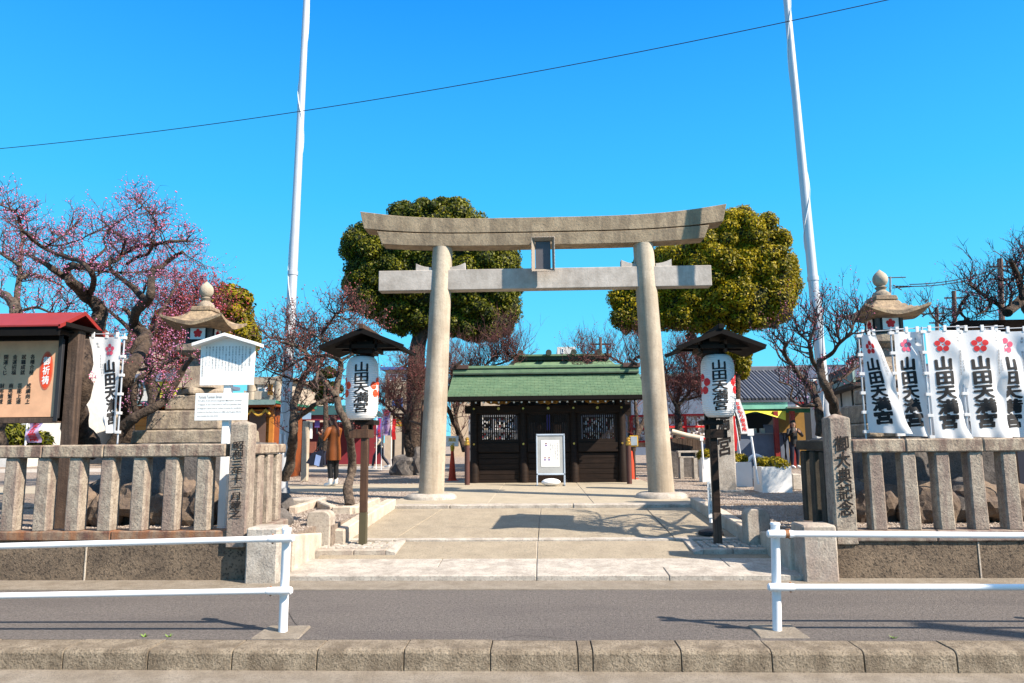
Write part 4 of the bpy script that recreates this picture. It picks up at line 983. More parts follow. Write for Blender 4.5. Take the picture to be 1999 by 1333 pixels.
# ================================================================== GATE SCREEN WITH GREEN COPPER ROOF
def gate():
    Y = 18.1
    X = lambda px, y=Y: P(px, 860, y).x
    z = lambda py, y=Y: P(1068, py, y).z
    t = thing('gate_building', (0.15, Y, YZ), 'low dark wooden gate with a green copper roof seen through the torii', 'gate')
    W_ = M['dark_wood']
    posts = (926, 1022, 1120, 1214)
    zb = .47
    for i, px in enumerate(posts):
        x = X(px)
        MB().lathe([(.12, 0), (.12, .5), (.105, .56), (.105, z(775) - zb)], (x, Y, zb), 20).build('post', W_, t, smooth=40)
        MB().box(x - .11, x + .11, Y + .5, Y + .72, zb, z(775)).build('post', W_, t, bevel=.01)
    for a, b in zip(posts[:-1], posts[1:]):
        xa, xb = X(a) + .1, X(b) - .1
        zz = zb + .08
        for k in range(5):                               # lower horizontal boards
            MB().box(xa, xb, Y - .01 - .004 * (k % 2), Y + .03, zz, zz + (z(884) - zb - .08) / 5 - .008).build('wall_board', W_, t, bevel=.003); zz += (z(884) - zb - .08) / 5
        MB().box(xa, xb, Y - .04, Y + .05, zb, zb + .075).build('sill', W_, t, bevel=.006)
        MB().box(xa, xb, Y + .035, Y + .06, zb, z(866)).build('backing', W_, t)
        MB().box(xa, xb, Y - .06, Y + .06, z(882), z(864)).build('rail', W_, t, bevel=.006)
        n = 17
        for k in range(n):                               # lattice window
            x = xa + .06 + (xb - xa - .12) * (k + .5) / n
            MB().box(x - .017, x + .017, Y - .02, Y + .02, z(862), z(808)).build('lattice_slat', W_, t)
        MB().box(xa, xb, Y - .03, Y + .05, z(864), z(857)).build('window_sill', W_, t); MB().box(xa, xb, Y - .03, Y + .05, z(809), z(802)).build('window_head', W_, t)
        MB().box(xa, xa + .06, Y - .03, Y + .04, z(857), z(808)).build('jamb', W_, t); MB().box(xb - .06, xb, Y - .03, Y + .04, z(857), z(808)).build('jamb', W_, t)
        # gilded carving and round fitting
        xm = (X(a) + X(b)) / 2; zc = z(785)
        MB().prism([(xm + dx, Y - .17, zc + dz) for dx, dz in ((-.33, .09), (-.30, -.0), (-.2, -.05), (-.1, -.035), (0, -.07), (.1, -.035), (.2, -.05), (.30, -.0), (.33, .09))][::-1], (0, .03, 0)).build('gilded_carving', M['gilt_wood'], t, bevel=.006)
        MB().tube([(xm, Y - .13, z(797)), (xm, Y - .09, z(797))], .035, 12).build('gold_fitting', M['gold'], t)
    MB().box(X(908), X(1232), Y - .09, Y + .1, z(806), z(791)).build('lintel', W_, t, bevel=.008)
    MB().box(X(900), X(1240), Y - .13, Y + .14, z(781), z(771)).build('purlin', W_, t, bevel=.008)
    for px in posts:
        MB().tube([(X(px), Y - .14, z(797)), (X(px), Y - .08, z(797))], .026, 10).build('gold_fitting', M['gold'], t)
        MB().tube([(X(px), Y - .13, z(866)), (X(px), Y - .08, z(866))], .026, 10).build('gold_fitting', M['gold'], t)
    # roof: eaves, rafters with white ends, stepped copper courses, ridge
    ye, yr = Y - .95, Y + .25; ze, zr = P(1068, 771, ye).z, P(1068, 731, yr).z
    x0, x1 = P(872, 771, ye).x, P(1262, 771, ye).x
    for px in range(868, 1258, 15):
        x = P(px, 783, ye).x
        MB().beam((x, ye + .16, ze - .14), (x, yr, zr - .16), .05, .06).build('rafter', W_, t)
        MB().box(x - .019, x + .019, ye + .118, ye + .128, ze - .175, ze - .137).build('rafter_end', M['white'], t)
    MB().box(x0, x1, ye - .0, ye + .10, ze - .11, ze - .012).build('eaves_board', M['black_wood'], t)
    MB().box(x0, x1, ye + .02, ye + .14, ze - .13, ze - .108).build('eaves_board', M['black_wood'], t)
    m_ = MB(); nr = 13
    for sgn in (1, -1):
        for k in range(nr):
            f0, f1 = k / nr, (k + 1) / nr
            cur = lambda f: f ** 1.08
            if sgn > 0: ya, yb = ye + (yr - ye) * f0, ye + (yr - ye) * f1
            else: ya, yb = 2 * yr - ye - (yr - ye) * f0, 2 * yr - ye - (yr - ye) * f1
            za, zb_ = ze + (zr - ze) * cur(f0), ze + (zr - ze) * cur(f1)
            nx = 26
            for i in range(nx):
                o_ = (.5 if k % 2 else 0); xa = x0 + (x1 - x0) * max(0, (i - o_)) / nx; xb = x0 + (x1 - x0) * min(nx, (i + 1 - o_ + (1 if i == nx - 1 else 0) * o_)) / nx
                if xb - xa < .01: continue
                j = random.uniform(0, .004)
                m_.hexa([(xa + .003, ya, za - .02), (xb - .003, ya, za - .02), (xb - .003, yb, zb_ - .02), (xa + .003, yb, zb_ - .02), (xa + .003, ya, za + .028 + j * 2), (xb - .003, ya, za + .028 + j * 2), (xb - .003, yb, zb_ + j), (xa + .003, yb, zb_ + j)])
    r = m_.build('copper_shingles', M['copper'], t); tag(r, kind='stuff')
    MB().prism([(x0 + .01, ye + .03, ze - .02), (x0 + .01, yr, zr - .015), (x0 + .01, 2 * yr - ye - .03, ze - .02)], (x1 - x0 - .02, 0, 0)).build('roof_deck', M['copper_dark'], t)
    zk = zr
    for a, b, w_, mm in ((0, .035, .20, 'copper_dark'), (.037, .075, .17, 'copper'), (.077, .125, .14, 'copper'), (.127, .165, .11, 'copper_dark'), (.167, .205, .14, 'copper'), (.207, .235, .10, 'copper')):
        MB().box(x0 + .02, x1 - .02, yr - w_, yr + w_, zk + a, zk + b).build('ridge_course', M[mm], t, bevel=.004)
    for s in (0, 1):
        xa = x0 - .02 if s == 0 else x1 - .42
        MB().box(xa, xa + .44, yr - .18, yr + .18, zk + .15, zk + .26).build('ridge_end', simple('ridge_brown', (.10, .055, .045)), t, bevel=.01)
    for s in (0, 1):
        MB().beam((x0 + .12 if s == 0 else x1 - .12, yr - .5, zk + .18), (x0 + .18 if s == 0 else x1 - .18, yr + .4, zk + .42), .05, .07).build('finial', M['dark_wood'], t)
    return t
gate()
for i, px in enumerate((912, 1229)):
    q = P(px, 945, 17.35); t = thing('gate_post', (q.x, 17.35, .47), 'brown round post with gold cap before the %s end of the green roofed gate' % ('left' if i == 0 else 'right'), 'post', 'gold capped posts before the gate')
    h = P(px, 869, 17.35).z - .47
    MB().lathe([(.062, 0), (.062, h)], (q.x, 17.35, .47), 20).build('shaft', simple('red_brown_post', (.105, .042, .035)), t, smooth=40)
    MB().lathe([(.068, h), (.07, h + .04), (.058, h + .05), (.062, h + .07), (.06, h + .10), (.04, h + .11), (.035, h + .12), (.052, h + .14), (.055, h + .155), (.04, h + .175), (.012, h + .19), (.003, h + .20)], (q.x, 17.35, .47), 20).build('gold_cap', M['gold'], t, smooth=40)

def aboard():
    Y = 16.7
    t = thing('poster_stand', (P(1074, 940, Y).x, Y, .47), 'grey framed poster stand with a white water weight before the gate', 'sign stand')
    x0, x1 = P(1047, 900, Y).x, P(1103, 900, Y).x; z = lambda py: P(1074, py, Y).z
    pn = MB().box(x0 + .02, x1 - .02, Y, Y + .02, z(926) + .01, z(848) - .01).build('panel', M['board_grey'], t)
    for a, b, c, d in ((x0, x0 + .028, .47, z(848)), (x1 - .028, x1, .47, z(848)), (x0, x1, z(927), z(924)), (x0, x1, z(850), z(847))):
        MB().box(a, b, Y - .015, Y + .03, c, d).build('frame', M['alu'], t, bevel=.004)
    for x in (x0 + .014, x1 - .014): MB().beam((x, Y - .015, .49), (x, Y + .5, .49), .03, .02).build('foot', M['alu'], t); MB().beam((x, Y + .02, z(850)), (x, Y + .45, .48), .025, .02).build('rear_leg', M['alu'], t)
    sh = MB().box(P(1056, 880, Y).x, P(1092, 880, Y).x, Y - .006, Y - .001, z(911), z(859)).build('sheet', M['white'], pn)
    ps = [fit(glyph_mesh('\n'.join(s_), .005), .022, .42 if i < 3 else .30, (P(1088 - i * 4.2, 880, Y).x, z(864) - (.21 if i < 3 else .15))) for i, s_ in enumerate(('感染症対策の為二列で', 'お並び頂き間隔を空けて', 'ご参拝下さいますよう', 'お願い致します'))]
    lay(ps, lambda a, b: (a, Y - .008, b), 'lettering', M['greyink'], sh)
    for px, py in ((1066, 866), (1064, 894), (1072, 894)):
        xq, zq = P(px, py, Y).x, z(py)
        h_ = [(xq + .022 * cos(a * pi / 8), zq + .022 * sin(a * pi / 8)) for a in range(9)]
        lay([(h_, [tuple(range(9))])], lambda a, b: (a, Y - .009, b), 'figure_print', M['maroon'], sh)
        lay([([(xq - .018, zq - .055), (xq + .018, zq - .055), (xq + .018, zq - .02), (xq - .018, zq - .02)], [(0, 1, 2, 3)])], lambda a, b: (a, Y - .009, b), 'figure_print', M['purple'], sh)
    MB().ball(((x0 + x1) / 2, Y - .02, .56), (.22, .17, .085), 20, 10).build('water_weight', M['white_paint'], t, smooth=True)
aboard()

# ---------------------------------------------------------------- main hall behind the gate
def hall():
    Y = 29
    t = thing('shrine_hall', (1, Y, YZ), 'shrine hall far behind the gate with green copper roof and ridge logs', 'shrine building')
    z = lambda py, y=Y: P(1100, py, y).z; X = lambda px, y=Y: P(px, 700, y).x
    zb, zt = z(745), z(703)
    xa, xb = X(960), X(1235); 
    MB().hexa([(xa, Y - 2, zb - .3), (xb, Y - 2, zb - .3), (xb, Y + 3, zb - .3), (xa, Y + 3, zb - .3), (X(1000), Y - .02, zt), (X(1190), Y - .02, zt), (X(1190), Y + .2, zt), (X(1000), Y + .2, zt)]).build('roof', M['copper'], t)
    MB().box(X(1002), X(1188), Y - .2, Y + .25, zt, zt + .15).build('ridge', M['copper_dark'], t)
    MB().box(X(998), X(1192), Y - .3, Y + .35, zt + .15, zt + .22).build('ridge_cap', M['copper'], t)
    for px in (1017, 1071, 1119, 1167):
        MB().tube([(X(px), Y - .55, zt + .26), (X(px), Y + .6, zt + .26)], .12, 14).build('ridge_log', M['copper_dark'], t, smooth=30)
    for px in (985, 1050, 1085, 1150, 1215): MB().box(X(px) - .14, X(px) + .14, Y - 1.2, Y - .9, YZ, zb).build('column', M['dark_wood'], t)
    MB().box(xa + .6, xb - .6, Y - .6, Y + 3, YZ, zb).build('wall', M['dark_wood'], t)
    for a, b in ((1052, 1083), (988, 1046), (1090, 1148)):
        MB().box(X(a), X(b), Y - .70, Y - .6, 1.0, 2.2).build('door_panel', M['brown_panel'], t)
    MB().box(X(1063), X(1073), Y - .9, Y - .85, 1.9, 2.5).build('hanging_cloth', M['purple'], t)
hall()
def small_house(name, px0, px1, py0, py1, Y, dep, wall, label, roof=None, rh=.0, win=(), cat='building', over=.3, wm='glass', rib=False, group=None):
    """box house: py0 top of wall, py1 foot (or ground), pixels at the front face"""
    a, b = P(px0, 800, Y).x, P(px1, 800, Y).x; zt = P((px0 + px1) / 2, py0, Y).z; zb = P((px0 + px1) / 2, py1, Y).z if py1 else .4
    t = thing(name, ((a + b) / 2, Y, zb), label, cat, group)
    MB().box(a, b, Y, Y + dep, zb, zt).build('wall', M[wall], t)
    if roof:
        if rh: 
            MB().prism([(a - over, Y - over, zt), (a - over, Y + dep / 2, zt + rh), (a - over, Y + dep + over, zt)], (b - a + 2 * over, 0, 0)).build('roof', M[roof], t)
            MB().box(a - over, b + over, Y + dep / 2 - .12, Y + dep / 2 + .12, zt + rh - .05, zt + rh + .12).build('ridge', M[roof], t)
        else: MB().box(a - over, b + over, Y - over, Y + dep + over, zt, zt + .18).build('roof', M[roof], t)
    for (q0, q1, r0, r1) in win:
        xa, xb, za, zb2 = P(q0, r0, Y).x, P(q1, r0, Y).x, P(q0, r1, Y).z, P(q0, r0, Y).z
        f = MB().box(xa - .04, xb + .04, Y - .05, Y + .01, za - .04, zb2 + .04).build('window', M['white'], t)
        n = max(1, int((xb - xa) / .8))
        for k in range(n):
            MB().box(xa + (xb - xa) * k / n + .02, xa + (xb - xa) * (k + 1) / n - .02, Y - .06, Y - .04, za, zb2).build('pane', M[wm], f)
    return t
small_house('distant_building', 1090, 1126, 677, None, 62, 6, 'plaster', 'small white rooftop block peeping over the hall ridge', win=((1096, 1100, 681, 688),))
small_house('distant_building', 490, 556, 742, None, 44, 8, 'beige', 'beige concrete building with square windows left of the left flagpole', 'beige', win=((505, 518, 758, 770), (521, 533, 757, 770), (508, 530, 776, 784)))
# stone torii of the side entrance
def back_torii():
    Y = 30; t = thing('rear_torii', (P(520, 800, Y).x, Y, YZ), 'small pale stone torii far off beside the orange stall', 'torii gate')
    X = lambda px: P(px, 760, Y).x; z = lambda py: P(515, py, Y).z
    pts = [(X(470 + 9 * k), Y, z(736 + 8 * (1 - ((k - 5) / 5.5) ** 2))) for k in range(11)]
    MB().tube(pts, .20, 4).build('upper_lintel', M['column'], t)
    MB().beam((X(478), Y, z(770)), (X(556), Y, z(774)), .25, .34).build('lower_beam', M['column'], t)
    for px in (492, 545): MB().tube([(X(px), Y, YZ), (X(px), Y, z(744))], .20, 16).build('pillar', M['column'], t, smooth=40)
    MB().box(X(528), X(536), Y - .3, Y - .2, z(772), z(752)).build('tablet', M['gilt_wood'], t)
back_torii()
small_house('distant_house', 222, 292, 678, None, 40, 7, 'beige', 'house with a brick red roof beyond the left plum trunk', 'roof_brown', 1.2, win=((236, 262, 690, 700),), group=None)
small_house('distant_house', 246, 300, 738, None, 36, 6, 'plaster', 'white walled house low behind the orange shop at left', 'tile', .7, win=((258, 268, 745, 755), (280, 292, 745, 758)))
small_house('distant_house', 300, 345, 745, None, 33, 6, 'yellow_awn', 'pale yellow small house wall between the left plum and the stone lantern', 'greyblue')
small_house('distant_building', 752, 832, 722, None, 46, 8, 'beige', 'low building with a blue roof edge behind the left paper lantern', 'blue', win=((760, 775, 732, 742), (785, 800, 732, 742)))
small_house('distant_house', -90, 60, 655, None, 34, 8, 'plaster', 'white house partly seen above and below the poster board', 'roof_brown', 1.4, win=((10, 40, 664, 676), (-40, -10, 664, 676)))
small_house('distant_building', 60, 222, 700, None, 48, 8, 'plaster', 'long white building behind the gnarled plum trunk', 'greyblue', win=((80, 110, 712, 724), (130, 150, 712, 724), (180, 210, 712, 724)))
small_house('distant_building', 880, 1010, 745, None, 52, 8, 'beige', 'beige building glimpsed left of the hall behind bare plum twigs', 'greyblue', win=((890, 905, 755, 765),))
small_house('distant_building', 1235, 1440, 735, None, 50, 8, 'greyblue', 'grey blue building behind the reddish plum right of the torii', 'greygreen', win=((1300, 1330, 745, 757),))
small_house('distant_building', 1600, 2100, 735, None, 40, 8, 'beige', 'long low building behind the banners on the right', 'tile', 1.0)

# ---------------------------------------------------------------- orange wooden shop on the left
def orange_shop():
    Y = 20.5
    X = lambda px, y=Y: P(px, 820, y).x; z = lambda py: P(400, py, Y).z
    t = thing('wooden_shop', (X(400), Y, YZ), 'long orange timber shop with a thin green roof edge behind the left stone lantern', 'shop')
    zt = z(800)
    n = 9
    for k in range(n):
        MB().box(X(238), X(535), Y, Y + .05, YZ + (zt - YZ) * k / n + .004, YZ + (zt - YZ) * (k + 1) / n - .004).build('wall_board', M['orange_wood'], t, bevel=.006)
    MB().box(X(238), X(534), Y + .04, Y + 2.5, YZ, zt - .01).build('wall_core', M['orange_dark'], t)
    MB().box(X(238), X(550), Y - .55, Y + 3, zt + .06, zt + .14).build('eaves', M['orange_dark'], t)
    MB().box(X(236), X(552), Y - .62, Y + 3.1, zt + .14, zt + .22).build('roof', M['green_trim'], t)
    MB().box(X(236), X(552), Y - .66, Y - .62, zt + .10, zt + .24).build('gutter', M['greygreen'], t)
    for px in (240, 300, 480, 531): MB().box(X(px) - .06, X(px) + .06, Y - .06, Y, YZ, zt + .06).build('post', M['orange_wood'], t)
    MB().box(X(488), X(521), Y - .07, Y - .05, z(868), z(806)).build('notice_panel', M['brown_panel'], t)
    pts = [(X(478 + k * 2.2), Y - .5, zt - .03 - .16 * abs(sin(k / 24 * pi * 2))) for k in range(29)]
    MB().tube(pts, .035, 6).build('rope_swag', M['rope'], t)
orange_shop()

# ---------------------------------------------------------------- centre-left things deep in the yard
def canopy_stall():
    Y = 33; X = lambda px: P(px, 820, Y).x; z = lambda py: P(640, py, Y).z
    t = thing('amulet_stall', (X(640), Y, YZ), 'dark roofed stall with maroon valance behind the woman in the brown coat', 'stall')
    MB().hexa([(X(560), Y - 1.5, z(812)), (X(735), Y - 1.5, z(812)), (X(735), Y + 2, z(812)), (X(560), Y + 2, z(812)), (X(575), Y - .2, z(792)), (X(722), Y - .2, z(792)), (X(722), Y + .5, z(792)), (X(575), Y + .5, z(792))]).build('roof', simple('dark_green_roof', (.015, .06, .05)), t)
    MB().box(X(562), X(733), Y - 1.4, Y - 1.3, z(822), z(812)).build('valance', M['maroon'], t)
    for px in (565, 610, 660, 700, 730): MB().box(X(px) - .08, X(px) + .08, Y - 1.3, Y - 1.14, YZ, z(820)).build('post', M['dark'], t)
    MB().box(X(600), X(632), Y - 1.1, Y - 1.0, z(883), z(862)).build('counter', simple('brick_counter', (.28, .09, .06)), t)
    MB().box(X(562), X(733), Y + 1.4, Y + 1.5, YZ, z(822)).build('rear_wall', M['maroon'], t)
    MB().box(X(600), X(628), Y - 1.6, Y - 1.56, z(820), z(808)).build('sign', simple('pale_blue_sign', (.35, .5, .7)), t)
    MB().box(X(602), X(612), Y - 1.2, Y - 1.15, z(850), z(822)).build('poster', M['lilac'], t)
    MB().box(X(613), X(626), Y - 1.2, Y - 1.15, z(856), z(824)).build('poster', M['white'], t)
    MB().box(X(631), X(640), Y - 1.25, Y - 1.2, z(835), z(810)).build('curtain', M['purple'], t)
canopy_stall()
q = P(597, 905, 22); o = MB().frus((P(597, 860, 19.5).x, 19.5), .085, .08, YZ, P(597, 822, 19.5).z).build('stone_marker', M['column'], bevel=.015, loc=(P(597, 860, 19.5).x, 19.5, YZ))
tag(o, 'slender cream stone post left of the woman in the brown coat', 'stone post')
def nobori(px, Y, y0, y1, w, base, art, label, lean=0.0, poleside=-1):
    t = thing('narrow_banner', (P(px, 860, Y).x, Y, YZ), label, 'banner')
    x = P(px, 860, Y).x; z0, z1 = P(px, y0, Y).z, P(px, y1, Y).z; h = z0 - z1
    def fn(a, b): f = -b / h; return Vector((x + a + lean * (1 - f), Y + .06 * sin(f * 7 + a * 6), z0 + b))
    cl = MB().grid(lambda i, j: fn(i * w, -j * h), 8, 20).build('cloth', M[base], t, smooth=180)
    MB().tube([(x - .02, Y, YZ), (x - .02 + lean, Y, z0 + .06)], .016, 6).build('pole', M['white_paint'], t)
    sgn = lambda a, b: fn(a, b) + Vector((0, -.012, 0))
    art(sgn, w, h, cl); return t
def art_flower(s_, w, h, cl):
    lay([flower((w / 2, -h * .14), w * .42, 12, .42, .2)], s_, 'crest', M['pink'], cl, cut=.1)
    lay([fit(glyph_mesh('\n'.join('学業成就祈願'), .03), w * .45, h * .62, (w / 2, -h * .62))], s_, 'lettering', M['purple'], cl, cut=.1)
def art_red(s_, w, h, cl):
    lay([fit(glyph_mesh('\n'.join('おまもり授与所'), .035), w * .62, h * .88, (w / 2, -h * .5))], s_, 'lettering', M['red'], cl, cut=.1)
def art_none(s_, w, h, cl): pass
nobori(52, 13.5, 822, 864, .26, 'lilac', art_red, 'lilac banner with red letters low behind the poster board')
nobori(746, 27, 799, 850, .30, 'lilac', art_flower, 'pale lilac banner with pink flower above the walking person', 0)
nobori(736, 28, 815, 856, .18, 'purple', art_red, 'thin violet banner between the lantern post and the walking person')
nobori(765, 27, 818, 858, .14, 'red_paint', art_none, 'narrow dark red streamer behind the walking person')
nobori(1449, 23.5, 779, 846, .26, 'white', art_red, 'white banner with red lettering leaning beside the mint fascia shop', -.25)
nobori(1432, 22, 812, 880, .10, 'red_paint', art_none, 'thin bright red banner just right of the carved stone pillar')
o = MB().grid(lambda i, j: (P(765 + 22 * i, 800, 29).x, 29 + .1 * sin(i * 5), P(770, 776 + 6 * (1 - i) + 24 * j * (.4 + .6 * i), 29).z), 8, 8).build('hanging_cloth', M['blue'], loc=P(770, 790, 29)); tag(o, 'blue cloth hanging by the reddish plum left of the torii', 'cloth')
t = thing('fortune_rack', P(779, 880, 28), 'rack of orange fortune slips left of the left torii pillar', 'rack')
for k in range(4):
    MB().box(P(768, 820, 28).x, P(788, 820, 28).x, 28 - .04, 28 + .02, P(780, 817 + k * 5, 28).z, P(780, 813.2 + k * 5, 28).z).build('slip_row', M['yellow'] if k % 2 else simple('orange_slips', (.75, .25, .04)), t)
for px in (769, 787): MB().box(P(px, 820, 28).x - .04, P(px, 820, 28).x + .04, 27.96, 28.04, YZ, P(780, 810, 28).z).build('post', M['dark'], t)
MB().box(P(765, 820, 28).x, P(791, 820, 28).x, 27.8, 28.2, P(780, 811, 28).z, P(780, 807, 28).z).build('roof', M['dark_wood'], t)

# ---------------------------------------------------------------- racks of votive plaques
def plaque_rack(px0, px1, Y, y0, y1, label, rails=2, posts=3, dens=8.0, cap=True, seed=1, rm='red_paint', bp='maroon'):
    rr = random.Random(seed)
    X = lambda px: P(px, 830, Y).x; zt, zb = P((px0 + px1) / 2, y0, Y).z, P((px0 + px1) / 2, y1, Y).z
    t = thing('plaque_rack', (X((px0 + px1) / 2), Y, YZ), label, 'plaque rack', 'red racks hung with votive plaques')
    a, b = X(px0), X(px1)
    for k in range(posts):
        x = a + (b - a) * k / (posts - 1); MB().box(x - .05, x + .05, Y - .12, Y - .02, YZ, zt).build('post', M[rm], t)
    for k in range(rails + 1):
        z = zb + (zt - zb) * k / rails; MB().box(a, b, Y - .16, Y - .10, z - .035, z + .035).build('rail', M[rm], t)
    for nm, mm, fr in (('plaques', 'white', .66), ('plaques', 'blossom_red', .13), ('plaques', 'cream', .21)):
        m_ = MB()
        n = int((b - a) * (zt - zb) * 190 * fr)
        for _ in range(n):
            x = rr.uniform(a + .05, b - .1); z = rr.uniform(zb - .05, zt - .12); w = rr.uniform(.04, .09); h = rr.uniform(.05, .10); y = Y - rr.uniform(0, .09); tl = rr.uniform(-.02, .02)
            m_.hexa([(x, y, z), (x + w, y + tl, z + tl), (x + w, y + tl + .01, z + tl), (x, y + .01, z), (x, y, z + h), (x + w, y + tl, z + h + tl), (x + w, y + tl + .01, z + h + tl), (x, y + .01, z + h)])
        o = m_.build(nm, M[mm], t); tag(o, kind='stuff')
    MB().box(a, b, Y + .02, Y + .06, zb - .2, zt).build('back_panel', M[bp], t)
plaque_rack(1290, 1384, 27, 810, 856, 'red rack hung with white and red plaques right of the torii', 2, 3, bp='cream')
plaque_rack(1232, 1262, 26, 812, 862, 'short red plaque rack by the right end of the gate', 2, 2, seed=2, bp='cream')
plaque_rack(918, 1008, 25, 812, 872, 'plaque rack glimpsed through the left lattice of the gate', 2, 3, seed=3, rm='steel', bp='dark')
plaque_rack(1136, 1222, 25, 812, 872, 'plaque rack glimpsed through the right lattice of the gate', 2, 3, seed=4, rm='steel', bp='dark')

# ---------------------------------------------------------------- right part of the yard
def carved_pillar():
    Y = 14.6; X = lambda px: P(px, 880, Y).x; z = lambda py: P(1415, py, Y).z
    t = thing('carved_stone_pillar', (X(1416), Y, YZ), 'square grey stone pillar with one carved character behind the right lantern post', 'stone pillar')
    m_ = MB().box(X(1395), X(1435), Y, Y + .36, YZ, z(722)).build('shaft', M['granite'], t, bevel=.02)
    MB().box(X(1388), X(1448), Y - .1, Y + .5, YZ - .02, z(956)).build('foot_slab', M['granite'], t, bevel=.02)
    zc = z(871); hh = z(850) - z(893)
    lay([fit(glyph_mesh('宮', .02, slant=.15), .26, hh * .95, ((X(1395) + X(1433)) / 2 + .01, zc)), fit(glyph_mesh('満', .02, slant=.15), .26, hh * .95, ((X(1395) + X(1433)) / 2 + .01, zc + hh * 1.12)),
         fit(glyph_mesh('天', .02, slant=.15), .26, hh * .95, ((X(1395) + X(1433)) / 2 + .01, zc + hh * 2.2))], lambda a, b: (a, Y - .004, b), 'lettering', M['carved'], m_)
carved_pillar()
def leaf_cloud(ctrs, n, size, m, parent, name='foliage', seed=0, flat=1.0, yellow=0.5, elong=1.8, stuff=True):
    """many leaf-sized faces spread over the outside of lobes; ctrs: (x,y,z,rx,ry,rz)"""
    g_ = np.random.default_rng(seed); C = np.array(ctrs, float); A = (C[:, 3] * C[:, 5]); pr = A / A.sum()
    idx = g_.choice(len(C), n, p=pr); d = g_.normal(size=(n, 3)); d /= np.linalg.norm(d, axis=1, keepdims=True)
    rad = g_.uniform(.72, 1.06, (n, 1)) + np.where(g_.random((n, 1)) < .05, g_.uniform(0, .09, (n, 1)), 0)
    p = C[idx, :3] + d * C[idx, 3:6] * rad
    # drop points buried deep in other lobes
    keep = np.ones(n, bool)
    for s0 in range(0, n, 8000):
        q = p[s0:s0 + 8000]; e = (((q[:, None] - C[None, :, :3]) / C[None, :, 3:6]) ** 2).sum(-1); e[np.arange(len(q)), idx[s0:s0 + 8000]] = 9
        keep[s0:s0 + 8000] = (e < .62).sum(1) == 0
    p, d, idx = p[keep], d[keep], idx[keep]; n = len(p)
    nrm = d * .9 + g_.normal(size=(n, 3)) * .55 + np.array([0, 0, .25]); nrm /= np.linalg.norm(nrm, axis=1, keepdims=True)
    u = np.cross(nrm, g_.normal(size=(n, 3))); u /= np.linalg.norm(u, axis=1, keepdims=True); v = np.cross(nrm, u)
    s1 = size * g_.uniform(.6, 1.35, (n, 1)); a = u * s1 * elong / 2; b = v * s1 / 2; bend = nrm * s1 * .18
    V = np.stack([p - a, p - b * .9 + bend, p + a, p + b * .9 + bend], 1).reshape(-1, 3)
    F = np.arange(n * 4).reshape(-1, 4)
    lobe = g_.random(len(C)); tone = np.clip(lobe[idx] * .5 + g_.random(n) * .65 - .15 + (yellow - .5), 0, 1)
    o = np_mesh(name, V, F, m, parent, np.repeat(tone, 4))
    if stuff: tag(o, kind='stuff')
    return o
def planter(px0, px1, y0, y1, Y, label, seed):
    X = lambda px: P(px, 920, Y).x; a, b = X(px0), X(px1); zt = P((px0 + px1) / 2, y0, Y).z
    t = thing('planter_box', ((a + b) / 2, Y, YZ), label, 'planter', 'white planter boxes with clipped shrubs')
    d = b - a; h = zt
    m_ = MB(); th = .03
    for q in ((a, b, Y, Y + th), (a, b, Y + d - th, Y + d), (a, a + th, Y + th, Y + d - th), (b - th, b, Y + th, Y + d - th)): MB().box(*q, YZ - .01, h).build('side_panel', M['white'], t)
    MB().box(a + th, b - th, Y + th, Y + d - th, YZ, h - .05).build('soil', M['rock'], t)
    rr = random.Random(seed); L_ = [((a + b) / 2 + rr.uniform(-.30, .30) * d, Y + d / 2 + rr.uniform(-.3, .3) * d, h + rr.uniform(.02, .10), .15, .15, .11) for _ in range(9)]
    leaf_cloud(L_, 2600, .032, M['leaf_yellow'], t, 'shrub', seed, yellow=.55)
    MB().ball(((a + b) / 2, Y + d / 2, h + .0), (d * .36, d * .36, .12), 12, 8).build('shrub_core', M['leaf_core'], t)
planter(1487, 1545, 911, 956, 14.4, 'white planter box with a clipped shrub, nearest to the right fence', 1)
planter(1421, 1468, 902, 938, 16.2, 'white planter box with a clipped shrub, middle one partly behind the stone pillar', 2)
planter(1371, 1402, 893, 928, 18.0, 'white planter box mostly hidden behind the right lantern post', 3)
def peg_sign(px, Y, y0, y1, ps, label, lean=0, panel=.12, txt=None, name='small_sign', base=False):
    x = P(px, y1, Y).x; z0, z1 = P(px, y0, Y).z, P(px, y1, Y).z; t = thing(name, (x, Y, z1), label, 'sign')
    MB().tube([(x + lean, Y, z1), (x, Y, z0)], .022, 8).build('post', M['white_paint'], t)
    pn = MB().box(x - panel / 2, x + panel / 2, Y - .03, Y - .015, z0 - ps, z0 + .01).build('panel', M['white'], t)
    if txt: lay([fit(glyph_mesh('\n'.join(txt), .01), panel * .5, ps * .8, (x, z0 - ps / 2))], lambda a, b: (a, Y - .032, b), 'lettering', M['greyink'], pn)
    return t
peg_sign(1470, 14.2, 838, 945, .12, 'small white square sign on a leaning post at the nearest planter', .10)
peg_sign(1372, 17.6, 852, 915, .10, 'thin white peg sign left of the right lantern post', .02, .08)
t = peg_sign(1388, 9.95, 936, 1020, .50, 'narrow white sign standing on a black rubber foot by the right lantern', 0, .065, '順路進行方向')
q = P(1388, 1028, 9.95); MB().lathe([(.17, 0), (.16, .04), (.05, .07)], (q.x, 9.98, .24), 16).build('rubber_foot', M['dark'], t)
